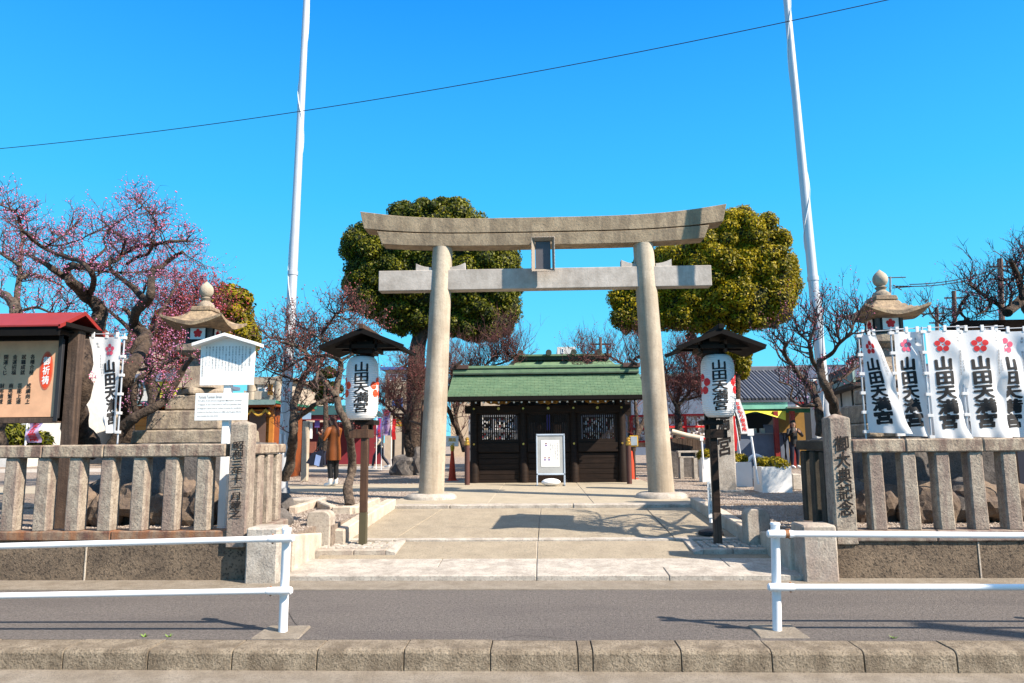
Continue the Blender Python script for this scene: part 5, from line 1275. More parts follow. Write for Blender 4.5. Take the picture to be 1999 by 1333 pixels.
# white tyre half buried, stone bench, low wall and pipe
t = thing('half_ring', P(1476, 900, 19.5), 'white half ring standing on the gravel behind the nearest planter', 'ring')
c = P(1476, 898, 19.5); MB().tube([(c.x + .30 * cos(pi * k / 16), 19.5, YZ + .60 * sin(pi * k / 16)) for k in range(17)], .055, 10).build('ring', M['white_paint'], t, smooth=True)
MB().box(c.x - .14, c.x + .14, 19.5, 19.6, YZ, YZ + .28).build('inner_plate', M['white'], t)
def bench():
    Y = 19.5; X = lambda px: P(px, 890, Y).x; z = lambda py: P(1343, py, Y).z
    t = thing('stone_bench', (X(1343), Y, YZ), 'small grey stone bench with an open front on the gravel right of the torii', 'bench')
    MB().box(X(1323), X(1364), Y, Y + .3, z(884), z(880)).build('seat', M['granite'], t, bevel=.01)
    MB().box(X(1325), X(1362), Y + .02, Y + .28, z(894), z(891)).build('shelf', M['granite'], t, bevel=.01)
    for px in (1325, 1358): MB().box(X(px), X(px + 4), Y, Y + .3, z(892), z(883)).build('upright', M['granite'], t)
    for px in (1327, 1354): MB().box(X(px), X(px + 7), Y, Y + .3, YZ, z(894)).build('leg', M['granite'], t)
    MB().box(X(1330), X(1357), Y + .2, Y + .25, z(891), z(884)).build('back_panel', M['greyblue'], t)
bench()
t = thing('water_basin', P(1340, 878, 20.5), 'weathered wooden basin with a long bamboo pipe lying across it', 'basin')
for k in range(6): MB().box(P(1312 + k * 10, 870, 20.5).x + .01, P(1322 + k * 10, 870, 20.5).x, 20.5, 21.2, P(1340, 878, 20.5).z, P(1340, 855 + (k % 2), 20.5).z).build('plank', M['grey_wood'], t)
MB().box(P(1308, 870, 20.5).x, P(1374, 870, 20.5).x, 20.45, 21.3, YZ, P(1340, 878.5, 20.5).z).build('foundation', M['rock_grey'], t)
MB().tube([P(1311, 842, 20.3), P(1340, 850, 20.3), P(1372, 856, 20.3)], .075, 12).build('bamboo_pipe', M['cream'], t, smooth=True)
o = MB().box(P(1546, 920, 15).x, P(1564, 920, 15).x, 15, 15.3, YZ, P(1550, 925, 15).z).build('stone_block', M['granite'], bevel=.02, loc=P(1550, 930, 15)); tag(o, 'small pale stone block on the gravel left of the right return fence', 'stone block')
def cone(px, Y, ytop, ybot, label, sign=None):
    x = P(px, ybot, Y).x; h = P(px, ytop, Y).z - YZ
    t = thing('traffic_cone', (x, Y, YZ), label, 'traffic cone', 'orange traffic cones')
    MB().lathe([(.13, 0), (.13, .03), (.105, .035), (.03, h)], (x, Y, YZ), 20).build('cone', M['cone'], t, smooth=30)
    MB().frus((x, Y), .17, .16, YZ, YZ + .02).build('foot', M['cone'], t)
    if sign == 'white':
        MB().lathe([(.045, h - .10), (.06, h), (.05, h + .06)], (x, Y, YZ), 12).build('yellow_cap', M['yellow'], t)
        b = MB().box(x - .17, x + .17, Y - .03, Y, YZ + h + .02, YZ + h + .30).build('sign_panel', M['white'], t, bevel=.01)
        lay([fit(glyph_mesh('順路', .02), .2, .1, (x, YZ + h + .20)), fit(glyph_mesh('→', .02), .16, .05, (x, YZ + h + .09))], lambda a, b_: (a, Y - .034, b_), 'lettering', M['yellow'], b)
    return t
cone(883, 19.3, 873, 914, 'orange traffic cone with a white sign between the left torii pillar and the gate', 'white')
cone(1233, 19.6, 880, 912, 'red orange traffic cone at the right end of the gate')
t = thing('small_sign', P(1238, 880, 19.2), 'small yellow framed notice on a stake at the right end of the gate', 'sign')
x = P(1238, 860, 19.2).x; z0, z1 = P(1238, 850, 19.2).z, P(1238, 871, 19.2).z
MB().box(x - .12, x + .10, 19.18, 19.2, z1, z0).build('frame', M['yellow'], t); MB().box(x - .095, x + .075, 19.17, 19.18, z1 + .025, z0 - .025).build('panel', simple('pale_blue', (.4, .5, .6)), t)
MB().box(x - .02, x + .02, 19.2, 19.23, YZ, z1).build('stake', M['grey_wood'], t)

# ---------------------------------------------------------------- shop building on the right with tiled roof
def shop():
    Y = 27.5; X = lambda px, y=Y: P(px, 800, y).x; z = lambda py, y=Y: P(1500, py, y).z
    t = thing('shop_building', (X(1500), Y, YZ), 'shop with grey tiled roof, mint fascia and yellow awning behind the planters', 'shop')
    xa, xb = X(1432), X(1620); ze, zr = z(781, Y - .4), z(725, Y + 3.2)
    MB().hexa([(xa, Y - .5, ze - .08), (xb, Y - .5, ze - .08), (xb + .4, Y + 3.2, zr - .08), (xa, Y + 3.2, zr - .08), (xa, Y - .5, ze), (xb, Y - .5, ze), (xb + .4, Y + 3.2, zr), (xa, Y + 3.2, zr)]).build('roof_deck', M['tile'], t)
    n = 26
    for k in range(n):
        x = xa + .06 + (xb - xa) * k / n
        MB().tube([(x, Y - .52, ze + .04), (x, Y + 3.2, zr + .04)], .05, 8).build('tile_row', M['tile_hi'] if k % 2 else M['tile'], t, smooth=60)
    for k in range(12):
        f = (k + .5) / 12; y = Y - .5 + 3.7 * f; zz = ze + (zr - ze) * f
        MB().box(xa, xb, y, y + .03, zz, zz + .022).build('tile_course', M['tile_hi'], t)
    MB().box(xa, xb + .4, Y + 3.1, Y + 3.35, zr, zr + .22).build('ridge', M['tile_hi'], t, bevel=.03)
    MB().box(xa, X(1530), Y - .45, Y - .38, z(799), z(783)).build('fascia', M['mint'], t)
    MB().box(X(1530), X(1546), Y - .45, Y - .38, z(799), z(783)).build('fascia', M['greyblue'], t)
    MB().box(X(1546), X(1562), Y - .46, Y - .38, z(796), z(778)).build('sign', M['red_paint'], t)
    MB().box(X(1562), X(1600), Y - .46, Y - .38, z(796), z(776)).build('sign', M['lilac'], t)
    MB().box(xa, xb, Y - .1, Y + .0, z(806), z(796)).build('lintel', M['green_trim'], t)
    # yellow awning with a scalloped lower edge
    vs = []; n = 20; m_ = MB()
    def aw(i, j):
        f = i; px = 1432 + 102 * f; yy = 802 + (18 * abs(2 * f - .85) ** 1.5 if f < .5 else 17 * abs((f - .42) / .58) ** 1.2) * j + 1.5 * j
        return P(px, yy, Y - .4 - .25 * j)
    m_.grid(aw, 24, 2).build('awning', M['yellow_awn'], t)
    for px in (1504, 1536): MB().box(X(px) - .08, X(px) + .08, Y - .6, Y - .44, YZ, z(804)).build('column', M['red_roof'], t)
    MB().box(X(1432), X(1532), Y - .2, Y, YZ, z(847)).build('counter', M['greyblue'], t)
    MB().box(X(1432), X(1532), Y - .3, Y + .1, z(847), z(845)).build('counter_top', M['steel'], t)
    MB().box(X(1432), X(1640), Y + 2.8, Y + 2.9, YZ, z(800)).build('rear_wall', M['dark'], t)
    MB().box(X(1506), X(1532), Y + 1.0, Y + 1.1, YZ, z(828)).build('partition', M['greyblue'], t)
    for px in (1436, 1448, 1466, 1482): MB().box(X(px), X(px + 7), Y - .1, Y + .1, z(845), z(836)).build('goods', M[('white', 'maroon', 'cream', 'greyblue')[px % 4]], t)
    MB().box(X(1540), X(1592), Y + 1.2, Y + 1.3, YZ, z(800)).build('inner_wall', simple('ochre_wall', (.32, .17, .03)), t)
    for px in (1582, 1588): MB().box(X(px) - .09, X(px) + .09, Y - .5, Y - .35, YZ, z(800)).build('column', M['red_roof'], t)
    MB().box(X(1528), X(1594), Y - 1.5, Y - .2, z(798), z(795)).build('canopy', M['white'], t)
    tb = MB(); t2 = thing('side_table', (X(1519), Y - .9, YZ), 'small dark folding table in front of the shop counter', 'table')
    MB().box(X(1509), X(1526), Y - 1.1, Y - .7, z(848), z(846)).build('tabletop', M['dark'], t2)
    for a, b in ((1510, 1516), (1516, 1510), (1519, 1525), (1525, 1519)): MB().beam((X(a), Y - .9, z(848)), (X(b), Y - .9, YZ), .03, .03).build('leg', M['dark'], t2)
shop()
o = MB().box(P(1590, 800, 25).x, P(1606, 800, 25).x, 25, 25.4, YZ, P(1600, 740, 25).z).build('gate_column', M['plaster'], bevel=.02, loc=P(1598, 860, 25)); tag(o, 'white rendered column at the right end of the tiled shop', 'column')
def side_building():
    Y = 17; X = lambda px, y=Y: P(px, 800, y).x; z = lambda py, y=Y: P(1650, py, y).z
    t = thing('side_building', (X(1660), Y, YZ), 'small building with tiled roof and grey green fascia behind the leftmost banner', 'building')
    # fascia rising to the right as it comes nearer
    A = Vector((X(1612, 20), 20, 0)); B = Vector((X(1700, 15), 15, 0)); d = B - A
    pa = lambda f, zz: (A.x + d.x * f, A.y + d.y * f, zz)
    nrm = Vector((-d.y, d.x, 0)).normalized() * .0
    def strip(z0, z1, f0, f1, mm, off, th=.06, nm='wall'):
        o_ = Vector((-.94, -.34, 0)) * off; e = Vector((-.94, -.34, 0)) * th
        q = [Vector(pa(f0, z0)) + o_, Vector(pa(f1, z0)) + o_, Vector(pa(f1, z1)) + o_, Vector(pa(f0, z1)) + o_]
        MB().prism(q, -e).build(nm, mm if not isinstance(mm, str) else M[mm], t)
    strip(YZ, 2.75, 0, 1, 'brown_panel', 0, .12); strip(1.75, 2.75, 0, 1, 'plaster', .02, .06)
    strip(2.62, 2.90, -.06, 1.04, 'greygreen', .45, .06, 'fascia'); strip(2.55, 2.62, -.06, 1.02, 'dark', .42, .3, 'eaves')
    for f in (.2, .45, .7, .95): strip(YZ, 2.6, f - .012, f + .012, 'dark', .04, .04, 'post')
    n = 24
    for k in range(n):
        f = k / n; a = Vector(pa(f, 2.92)) + Vector((-.94, -.34, 0)) * .5; b = Vector(pa(f, 3.55)) + Vector((.94, .34, 0)) * 1.0
        MB().tube([a, b], .055, 6).build('tile_row', M['tile_hi'] if k % 2 else M['tile'], t)
    q = [Vector(pa(-.05, 2.90)) + Vector((-.94, -.34, 0)) * .48, Vector(pa(1.02, 2.90)) + Vector((-.94, -.34, 0)) * .48, Vector(pa(1.02, 3.52)) + Vector((.94, .34, 0)) * 1.0, Vector(pa(-.05, 3.52)) + Vector((.94, .34, 0)) * 1.0]
    MB().prism(q, (0, 0, -.06)).build('roof_deck', M['tile'], t)
    MB().tube([Vector(pa(-.05, 3.6)) + Vector((.94, .34, 0)), Vector(pa(1.02, 3.6)) + Vector((.94, .34, 0))], .12, 8).build('ridge', M['tile_hi'], t)
side_building()
# dark roofed shelter behind the banners at far right
def shelter():
    Y = 11.2; X = lambda px, y=Y: P(px, 640, y).x; z = lambda py: P(1960, py, Y).z
    t = thing('shelter', (X(1990), Y, YZ), 'black roofed shelter rising behind the rightmost banners', 'shelter')
    MB().prism([(X(1918), Y - .5, z(634)), (X(1918), Y + .6, z(612)), (X(1918), Y + 1.6, z(634))], (3, 0, 0)).build('roof', M['black_wood'], t)
    for px in (1945, 2080): MB().box(X(px), X(px) + .12, Y, Y + .12, YZ, z(632)).build('post', M['dark_wood'], t)
    MB().box(X(1946), X(2200), Y + 1.0, Y + 1.06, YZ, z(700)).build('rear_panel', M['navy'], t)
shelter()
t = thing('display_board', P(1893, 850, 10.6), 'dark blue display board seen in the gap between two banners', 'board')
MB().box(P(1880, 800, 10.6).x, P(1912, 800, 10.6).x, 10.6, 10.66, 1.0, P(1893, 742, 10.6).z).build('panel', M['navy'], t)
for k in range(3): MB().box(P(1884, 800, 10.6).x, P(1905, 800, 10.6).x, 10.585, 10.6, P(1893, 770 + k * 26, 10.6).z, P(1893, 764 + k * 26, 10.6).z).build('stripe', M['steel'], t)
for px in (1882, 1910): MB().box(P(px, 800, 10.6).x - .02, P(px, 800, 10.6).x + .02, 10.66, 10.7, YZ, 1.4).build('leg', M['steel'], t)

# utility poles and wires far right, aerial, and the roadside pole whose shadow falls on the pavement
for px, y0, Y, r, lab in ((1952, 505, 45, .16, 'tall dark utility pole far right against the sky'), (1862, 568, 52, .15, 'distant utility pole between the right stone lantern and the far plum'), (1828, 600, 60, .15, 'farthest thin utility pole just right of the stone lantern roof'), (1172, 658, 50, .10, 'thin dark pole standing above the hall ridge')):
    b = P(px + 3, 800, Y); tp = P(px, y0, Y)
    t = thing('utility_pole', (b.x, Y, .4), lab, 'utility pole', 'distant utility poles')
    MB().tube([(b.x, Y, .4), tp], [r * 1.2, r], 8).build('mast', M['brown_panel'], t)
    for k in range(2): MB().beam((tp.x - .7, Y, tp.z - .5 - k * .8), (tp.x + .7, Y, tp.z - .5 - k * .8), .1, .1).build('crossarm', M['dark'], t)
for k, (a, b) in enumerate(((P(1776, 555, 40), P(1952, 522, 45)), (P(1778, 559, 40), P(1952, 528, 45)), (P(1952, 520, 45), P(2300, 470, 45)))):
    wire(a, b, .25, .028, ('upper thin wire running from the aerial to the far right pole', 'lower thin wire running from the aerial to the far right pole', 'thin wire leaving the tall far right pole')[k], n=16)
t = thing('roof_aerial', P(1745, 600, 38), 'television aerial sticking up right of the right lantern finial', 'aerial')
b = P(1738, 640, 38); tp = P(1738, 540, 38); MB().tube([b, tp], .05, 6).build('mast', M['steel'], t)
for a_, b_ in (((1732, 542), (1768, 541)), ((1742, 562), (1782, 559)), ((1744, 556), (1760, 566))): MB().tube([P(*a_, 38), P(*b_, 38)], .03, 5).build('boom', M['dark'], t)
for k in range(6): q = P(1746 + k * 6, 559, 38); MB().tube([q + Vector((0, -.4, -.1)), q + Vector((0, .4, .12))], .02, 4).build('rod', M['dark'], t)
b = Vector((11.4, 1.75, -.15)); t = thing('roadside_pole', b, 'concrete utility pole across the street beyond the right edge of the photo', 'utility pole')
MB().tube([b, b + Vector((0, 0, 8.2))], [.17, .12], 16).build('mast', M['gutter'], t, smooth=True)
# ================================================================== TREES
def catmull(pts, n=5):
    out = []; Q = [pts[0]] + list(pts) + [pts[-1]]
    for i in range(1, len(Q) - 2):
        p0, p1, p2, p3 = Q[i - 1:i + 3]
        for k in range(n):
            t_ = k / n; out.append(.5 * ((2 * p1) + (p2 - p0) * t_ + (2 * p0 - 5 * p1 + 4 * p2 - p3) * t_ ** 2 + (3 * p1 - p0 - 3 * p2 + p3) * t_ ** 3))
    out.append(Q[-2]); return out
def limb(mb, pts, Y, r0, r1, rr, dep=.5, n=8, gnarl=.12):
    """pts in photo pixels at about depth Y; r in metres"""
    ph = rr.uniform(0, 6); L_ = len(pts)
    base = [P(p[0], p[1], Y + (p[2] if len(p) > 2 else dep * (sin(ph + i * 1.1) - sin(ph)) * min(1, i / 2))) for i, p in enumerate(pts)]
    c = catmull(base, 6); m = len(c); rs = []
    for i in range(m):
        f = i / (m - 1); r = r0 + (r1 - r0) * f; rs.append(r * (1 + gnarl * noise.noise(Vector((i * .45, ph, 0))) * 2)); 
        if 0 < i < m - 1: c[i] = c[i] + noise.noise_vector(c[i] * 3.1) * r * .55
    mb.tube(c, rs, n); return c, rs
def twig(mb, p, d, L_, r, lev, rr, tips, up=.3, wig=.35, kids_=3, n=4):
    k = max(3, int(L_ / .07) if L_ < .6 else 8); pts = [p]; q = p
    d = d.normalized()
    for i in range(k):
        d = (d + Vector((rr.gauss(0, wig), rr.gauss(0, wig), rr.gauss(0, wig) + up * .35)) * .5).normalized(); q = q + d * (L_ / k); pts.append(q)
        tips.append((q, lev))
    mb.tube(pts, [r * (1 - .75 * i / k) for i in range(k + 1)], n, cap=False)
    if lev > 0:
        for j in range(kids_ + (1 if rr.random() < .5 else 0)):
            i = rr.randint(1, k); b = (pts[min(i + 1, k)] - pts[max(i - 1, 0)]).normalized(); o_ = Vector((rr.gauss(0, 1), rr.gauss(0, 1), rr.gauss(0, 1) + up)); o_ = (o_ - b * o_.dot(b)); o_.normalize()
            twig(mb, pts[i], (b * .65 + o_ * .85 + Vector((0, 0, up * .6))), L_ * rr.uniform(.45, .8), r * .62, lev - 1, rr, tips, up, wig, kids_, 3)
def petals(tips, n, size, m, parent, seed, name='blossom', spread=.02, sel=None):
    g_ = np.random.default_rng(seed); T = np.array([tuple(t_[0]) for t_ in tips if sel is None or sel(t_[0])])
    if not len(T): return
    c = T[g_.integers(0, len(T), n)] + g_.normal(0, spread, (n, 3))
    oc = np.array([(1, 0, 0), (-1, 0, 0), (0, 1, 0), (0, -1, 0), (0, 0, 1), (0, 0, -1)], float) * .5
    fc = np.array([(0, 2, 4), (2, 1, 4), (1, 3, 4), (3, 0, 4), (2, 0, 5), (1, 2, 5), (3, 1, 5), (0, 3, 5)])
    V = oc[None] * (size * g_.uniform(.6, 1.3, (n, 1, 1))) * g_.uniform(.6, 1.2, (n, 6, 1)) + c[:, None]
    F = (fc[None] + (np.arange(n) * 6)[:, None, None]).reshape(-1, 3)
    tag(np_mesh(name, V.reshape(-1, 3), F, m, parent), kind='stuff')
def plum(label, base, Y, limbs, seed, tw=(.5, 1, 3), dens=1.0, bark='bark', twm='twig', bl=None, up=.5, dep=.5, r_tw=.010, wig=.35, from_=.25, name='plum_tree', sizeb=.03, minr=.0):
    """limbs: (pts, r0, r1, twigs-per-limb)"""
    rr = random.Random(seed); t = thing(name, P(base[0], base[1], Y), label, 'tree', 'bare plum trees')
    tips = []; tm = MB(); first = True; cs = []
    for pts, r0, r1, k in limbs:
        mb = MB(); c, rs = limb(mb, pts, Y, r0, r1, rr, dep, 9 if r0 > .05 else 6)
        mb.build('trunk' if first else 'limb', M[bark], t, smooth=70); first = False
        cs.append((c, rs, k))
    for c, rs, k in cs:
        for _ in range(int(k * dens)):
            i = int(len(c) * (from_ + (1 - from_) * rr.random())); i = min(i, len(c) - 2)
            d = (c[i + 1] - c[i]).normalized(); o_ = Vector((rr.gauss(0, 1), rr.gauss(0, .8), rr.gauss(0, .8) + up)); o_ = (o_ - d * o_.dot(d)).normalized()
            twig(tm, c[i], d * .4 + o_, tw[0] * rr.uniform(.5, 1.3), min(r_tw * rr.uniform(.7, 1.6), rs[i] * .8), tw[1], rr, tips, up, wig, tw[2])
    o = tm.build('crown', M[twm], t); tag(o, kind='stuff')
    if bl:
        for (m_, n_, sel) in bl: petals(tips, n_, sizeb, M[m_], t, seed + n_, sel=sel)
    return t, tips
# big blossoming plum at far left
LP = [
    ([(246, 880), (244, 800), (250, 742), (275, 690), (284, 656), (262, 632), (266, 607), (292, 585), (296, 560), (297, 532), (325, 512), (357, 492)], 0.126, 0.029, 16),
    ([(284, 656), (272, 668), (256, 690)], 0.076, 0.050, 0),
    ([(290, 590), (262, 563), (227, 536), (212, 520)], 0.059, 0.025, 8),
    ([(165, 880), (150, 820), (146, 748), (165, 690), (191, 640), (189, 603), (158, 570), (134, 544)], 0.202, 0.071, 6),
    ([(134, 544), (136, 522), (160, 519), (205, 517), (239, 498), (265, 482), (302, 477), (335, 471), (370, 470)], 0.063, 0.017, 26),
    ([(134, 544), (105, 525), (84, 512), (66, 505), (52, 490)], 0.059, 0.017, 12),
    ([(189, 603), (176, 575), (183, 551), (178, 532), (153, 509), (113, 496), (84, 483), (58, 462), (42, 448)], 0.050, 0.025, 24),
    ([(42, 448), (38, 425), (20, 408), (-6, 398)], 0.025, 0.010, 14),
    ([(84, 485), (110, 468), (135, 450), (148, 436)], 0.021, 0.010, 14),
    ([(178, 509), (206, 485), (202, 464), (222, 440), (250, 420), (277, 402), (262, 385)], 0.025, 0.008, 16),
    ([(248, 515), (268, 502), (288, 495), (298, 478), (290, 466)], 0.029, 0.013, 8),
    ([(236, 497), (242, 480), (244, 466)], 0.017, 0.012, 3),
    ([(302, 477), (290, 462), (305, 440), (296, 420), (290, 412), (282, 404)], 0.018, 0.007, 16),
    ([(239, 498), (225, 486), (215, 472)], 0.018, 0.010, 4),
    ([(160, 519), (185, 528), (235, 532), (285, 530), (322, 524)], 0.029, 0.010, 12),
    ([(42, 448), (70, 462), (105, 480), (150, 470), (200, 450), (255, 468), (282, 470)], 0.015, 0.007, 22),
    ([(190, 425), (210, 440), (240, 470)], 0.013, 0.008, 10),
    ([(357, 492), (375, 505), (395, 515), (402, 528)], 0.010, 0.004, 5),
    ([(165, 690), (190, 700), (225, 690), (250, 665), (258, 640)], 0.050, 0.042, 3),
]
t_, tips_l = plum('large gnarled plum tree with pink blossom leaning over the poster board', (165, 880), 11.0, LP, 11, tw=(.28, 2, 2), dens=2.0, bl=None, up=.25, dep=.7, wig=.3, r_tw=.008)
petals(tips_l, 4200, .026, M['blossom'], t_, 1)
petals(tips_l, 1200, .018, M['bud'], t_, 2)
petals(tips_l, 500, .028, M['blossom_red'], t_, 3, sel=lambda p: noise.noise(p * 1.6) > .12)
plum('dark plum limb crossing low in front of the left stone lantern', (240, 880), 9.62, [
    ([(215, 880), (240, 835), (268, 812), (314, 786), (340, 752), (358, 720), (378, 695)], .085, .03, 4),
    ([(268, 812), (262, 770), (273, 738), (309, 719), (335, 705), (352, 697)], .045, .02, 12),
    ([(273, 738), (278, 765), (270, 790)], .02, .012, 6), ([(300, 800), (310, 770), (322, 740)], .02, .01, 8)], 12, tw=(.3, 1, 3), dens=1.3, dep=.12, bl=(('blossom', 500, None), ('bud', 300, None)), sizeb=.022)
plum('pale barked plum tree rising behind the poster board at the left edge', (-30, 880), 13.5, [
    ([(-10, 880), (10, 760), (20, 690), (34, 620), (22, 588), (0, 572), (-30, 560)], .15, .06, 8),
    ([(34, 620), (36, 560), (40, 500), (44, 455), (36, 430)], .06, .03, 24),
    ([(40, 520), (10, 500), (-20, 480)], .04, .02, 14), ([(38, 545), (60, 535), (100, 548), (125, 560)], .035, .015, 16), ([(34, 610), (70, 600), (110, 612), (140, 590)], .035, .012, 16)],
    13, tw=(.42, 2, 2), dens=1.5, bark='bark_grey', bl=(('blossom', 1500, None), ('bud', 800, None)), up=.4)
# dense blossoming plum behind the left one
plum('plum tree thick with bright pink blossom behind the large gnarled one', (250, 860), 17.5, [
    ([(300, 862), (296, 760), (285, 690), (262, 630), (240, 600)], .16, .05, 10), ([(285, 690), (310, 620), (335, 575), (352, 540)], .07, .02, 22), ([(285, 690), (250, 640), (205, 600), (180, 575)], .07, .02, 22),
    ([(296, 740), (330, 690), (352, 640)], .05, .02, 18), ([(290, 720), (250, 720), (225, 700)], .05, .02, 18), ([(262, 630), (280, 570), (290, 545)], .04, .015, 18)],
    14, tw=(.70, 2, 3), dens=1.05, bl=(('blossom', 3000, None), ('blossom_red', 700, None)), up=.35, twm='twig_red', sizeb=.036, r_tw=.009)
# centre-left bare plum: two stems
plum('old bare plum with a rough trunk beside the woman in the brown coat', (682, 986), 12.1, [
    ([(682, 990), (677, 957), (686, 915), (684, 868), (680, 845), (668, 806), (655, 775), (663, 735), (664, 706), (645, 692)], .085, .045, 10),
    ([(655, 775), (632, 742), (615, 716), (600, 690), (570, 672), (545, 668)], .05, .018, 26),
    ([(663, 703), (640, 668), (625, 660), (634, 645), (643, 632), (655, 614), (670, 607), (690, 600)], .04, .012, 34),
    ([(645, 692), (628, 700), (618, 740), (620, 760)], .03, .02, 10), ([(643, 693), (600, 697), (570, 712), (548, 726), (520, 716)], .03, .01, 22),
    ([(664, 706), (690, 690), (708, 672), (726, 662)], .03, .010, 16), ([(668, 806), (690, 820), (705, 826)], .03, .015, 5),
    ([(625, 662), (606, 648), (590, 640), (565, 632)], .02, .008, 18), ([(655, 614), (680, 625), (715, 640)], .018, .007, 16)],
    15, tw=(.34, 2, 3), dens=1.1, bark='bark_grey', bl=(('bud', 1500, None),), up=.35, dep=.45)
plum('slanting plum trunk just right of the left flagpole', (566, 925), 13.6, [
    ([(556, 935), (566, 892), (573, 850), (573, 815), (576, 784), (590, 745), (601, 722), (610, 706)], .095, .045, 8),
    ([(576, 820), (600, 800), (615, 790), (640, 778), (668, 778)], .055, .03, 8), ([(601, 722), (598, 690), (585, 678), (560, 664), (530, 658), (513, 662)], .035, .012, 24),
    ([(590, 745), (575, 742), (560, 735)], .03, .015, 8), ([(560, 735), (535, 728), (515, 718)], .02, .008, 12), ([(610, 706), (622, 690), (632, 665)], .03, .012, 16)],
    16, tw=(.5, 2, 3), dens=1.0, bark='bark_grey', up=.3, dep=.45, bl=(('bud', 800, None),))
# reddish masses of fine twigs
plum('bushy reddish plum with a rocky foot left of the left torii pillar', (795, 880), 21.0, [
    ([(800, 888), (795, 840), (800, 800), (812, 760)], .14, .05, 26), ([(798, 815), (770, 780), (752, 755)], .06, .02, 40), ([(800, 800), (822, 760), (835, 720)], .05, .02, 40), ([(812, 760), (800, 730), (790, 712)], .04, .02, 34), ([(795, 830), (762, 800), (742, 780)], .05, .02, 30)],
    17, tw=(.55, 2, 3), dens=1.5, twm='twig_red', up=.35, bl=(('bud', 900, None),), sizeb=.035)
plum('leafless plum with a dark curved trunk at the left end of the gate', (902, 870), 20.3, [
    ([(908, 880), (896, 845), (882, 815), (872, 795)], .09, .05, 8), ([(896, 845), (890, 800), (905, 760), (920, 700)], .06, .03, 40), ([(890, 810), (880, 760), (885, 710)], .05, .02, 34), ([(905, 760), (940, 720), (975, 690)], .04, .02, 46), ([(940, 720), (990, 705), (1010, 690)], .03, .015, 34)],
    18, tw=(.7, 2, 3), dens=1.3, twm='twig_red', up=.7, bl=(('bud', 900, None),), sizeb=.03)
plum('leafless plum whose twigs rise over the right end of the gate roof', (1238, 870), 20.3, [
    ([(1236, 880), (1243, 850), (1258, 820), (1270, 790)], .08, .05, 8), ([(1243, 850), (1240, 780), (1225, 720), (1180, 690)], .06, .03, 46), ([(1225, 720), (1240, 700), (1262, 690)], .04, .02, 34), ([(1180, 695), (1150, 694), (1130, 700)], .03, .015, 30)],
    19, tw=(.6, 2, 3), dens=1.2, twm='twig_red', up=.6, bl=(('bud', 800, None),), sizeb=.03)
plum('dense reddish plum between the right torii pillar and the right paper lantern', (1330, 850), 22.0, [
    ([(1322, 868), (1325, 820), (1322, 780), (1330, 750)], .13, .05, 30), ([(1322, 800), (1305, 760), (1300, 720)], .06, .02, 46), ([(1325, 790), (1350, 760), (1372, 730)], .06, .02, 50), ([(1330, 750), (1340, 715), (1330, 695)], .05, .02, 44), ([(1340, 780), (1375, 770), (1400, 750)], .04, .02, 36)],
    20, tw=(.62, 2, 3), dens=1.6, twm='twig_red', up=.5, bl=(('bud', 1600, None),), sizeb=.035)
# right plum behind the corner pillar
plum('dark bare plum tree behind the right corner pillar', (1640, 850), 9.45, [
    ([(1648, 860), (1634, 810), (1622, 780), (1611, 754), (1602, 730), (1600, 705)], 0.072, 0.038, 4),
    ([(1600, 850), (1598, 800), (1585, 756), (1566, 738), (1545, 712), (1532, 690), (1536, 668)], 0.060, 0.019, 16),
    ([(1598, 790), (1582, 792), (1563, 792), (1544, 776), (1546, 755), (1520, 745)], 0.025, 0.010, 9), ([(1602, 730), (1585, 700), (1580, 668), (1590, 640), (1588, 612)], 0.034, 0.010, 22),
    ([(1600, 705), (1622, 690), (1640, 668), (1660, 650), (1668, 625), (1675, 600)], 0.030, 0.009, 22), ([(1611, 754), (1640, 740), (1665, 722), (1690, 705)], 0.030, 0.010, 14), ([(1545, 712), (1525, 700), (1515, 680), (1512, 650)], 0.017, 0.007, 10),
    ([(1580, 668), (1560, 650), (1552, 620)], 0.017, 0.007, 14), ([(1640, 668), (1632, 640), (1636, 610)], 0.015, 0.006, 12)],
    21, tw=(.29, 2, 2), dens=1.25, bl=(('bud', 900, None), ('blossom', 250, None)), up=.8, wig=.22, dep=.4, sizeb=.02)
plum('bare plum tree reaching in from the right edge above the banners', (2010, 860), 12.2, [
    ([(2060, 860), (2040, 700), (2010, 600), (1999, 583), (1967, 611)], .14, .08, 4), ([(1999, 583), (1990, 555), (1982, 530), (1972, 508)], .06, .03, 18), ([(1967, 611), (1950, 595), (1936, 588), (1912, 570), (1891, 555)], .05, .016, 26),
    ([(1891, 575), (1875, 600), (1885, 620), (1905, 632)], .03, .012, 12), ([(1936, 588), (1925, 606), (1905, 614)], .03, .012, 12), ([(1985, 545), (2010, 525), (2030, 500)], .04, .02, 18), ([(1967, 611), (1975, 570), (1960, 545)], .03, .012, 16),
    ([(1850, 640), (1832, 628), (1815, 612), (1800, 618)], .02, .008, 10), ([(1891, 620), (1860, 640), (1850, 640)], .025, .02, 6)],
    22, tw=(.36, 2, 3), dens=1.1, bl=(('bud', 900, None), ('blossom', 350, None)), up=.5, wig=.3, dep=.4, sizeb=.02)

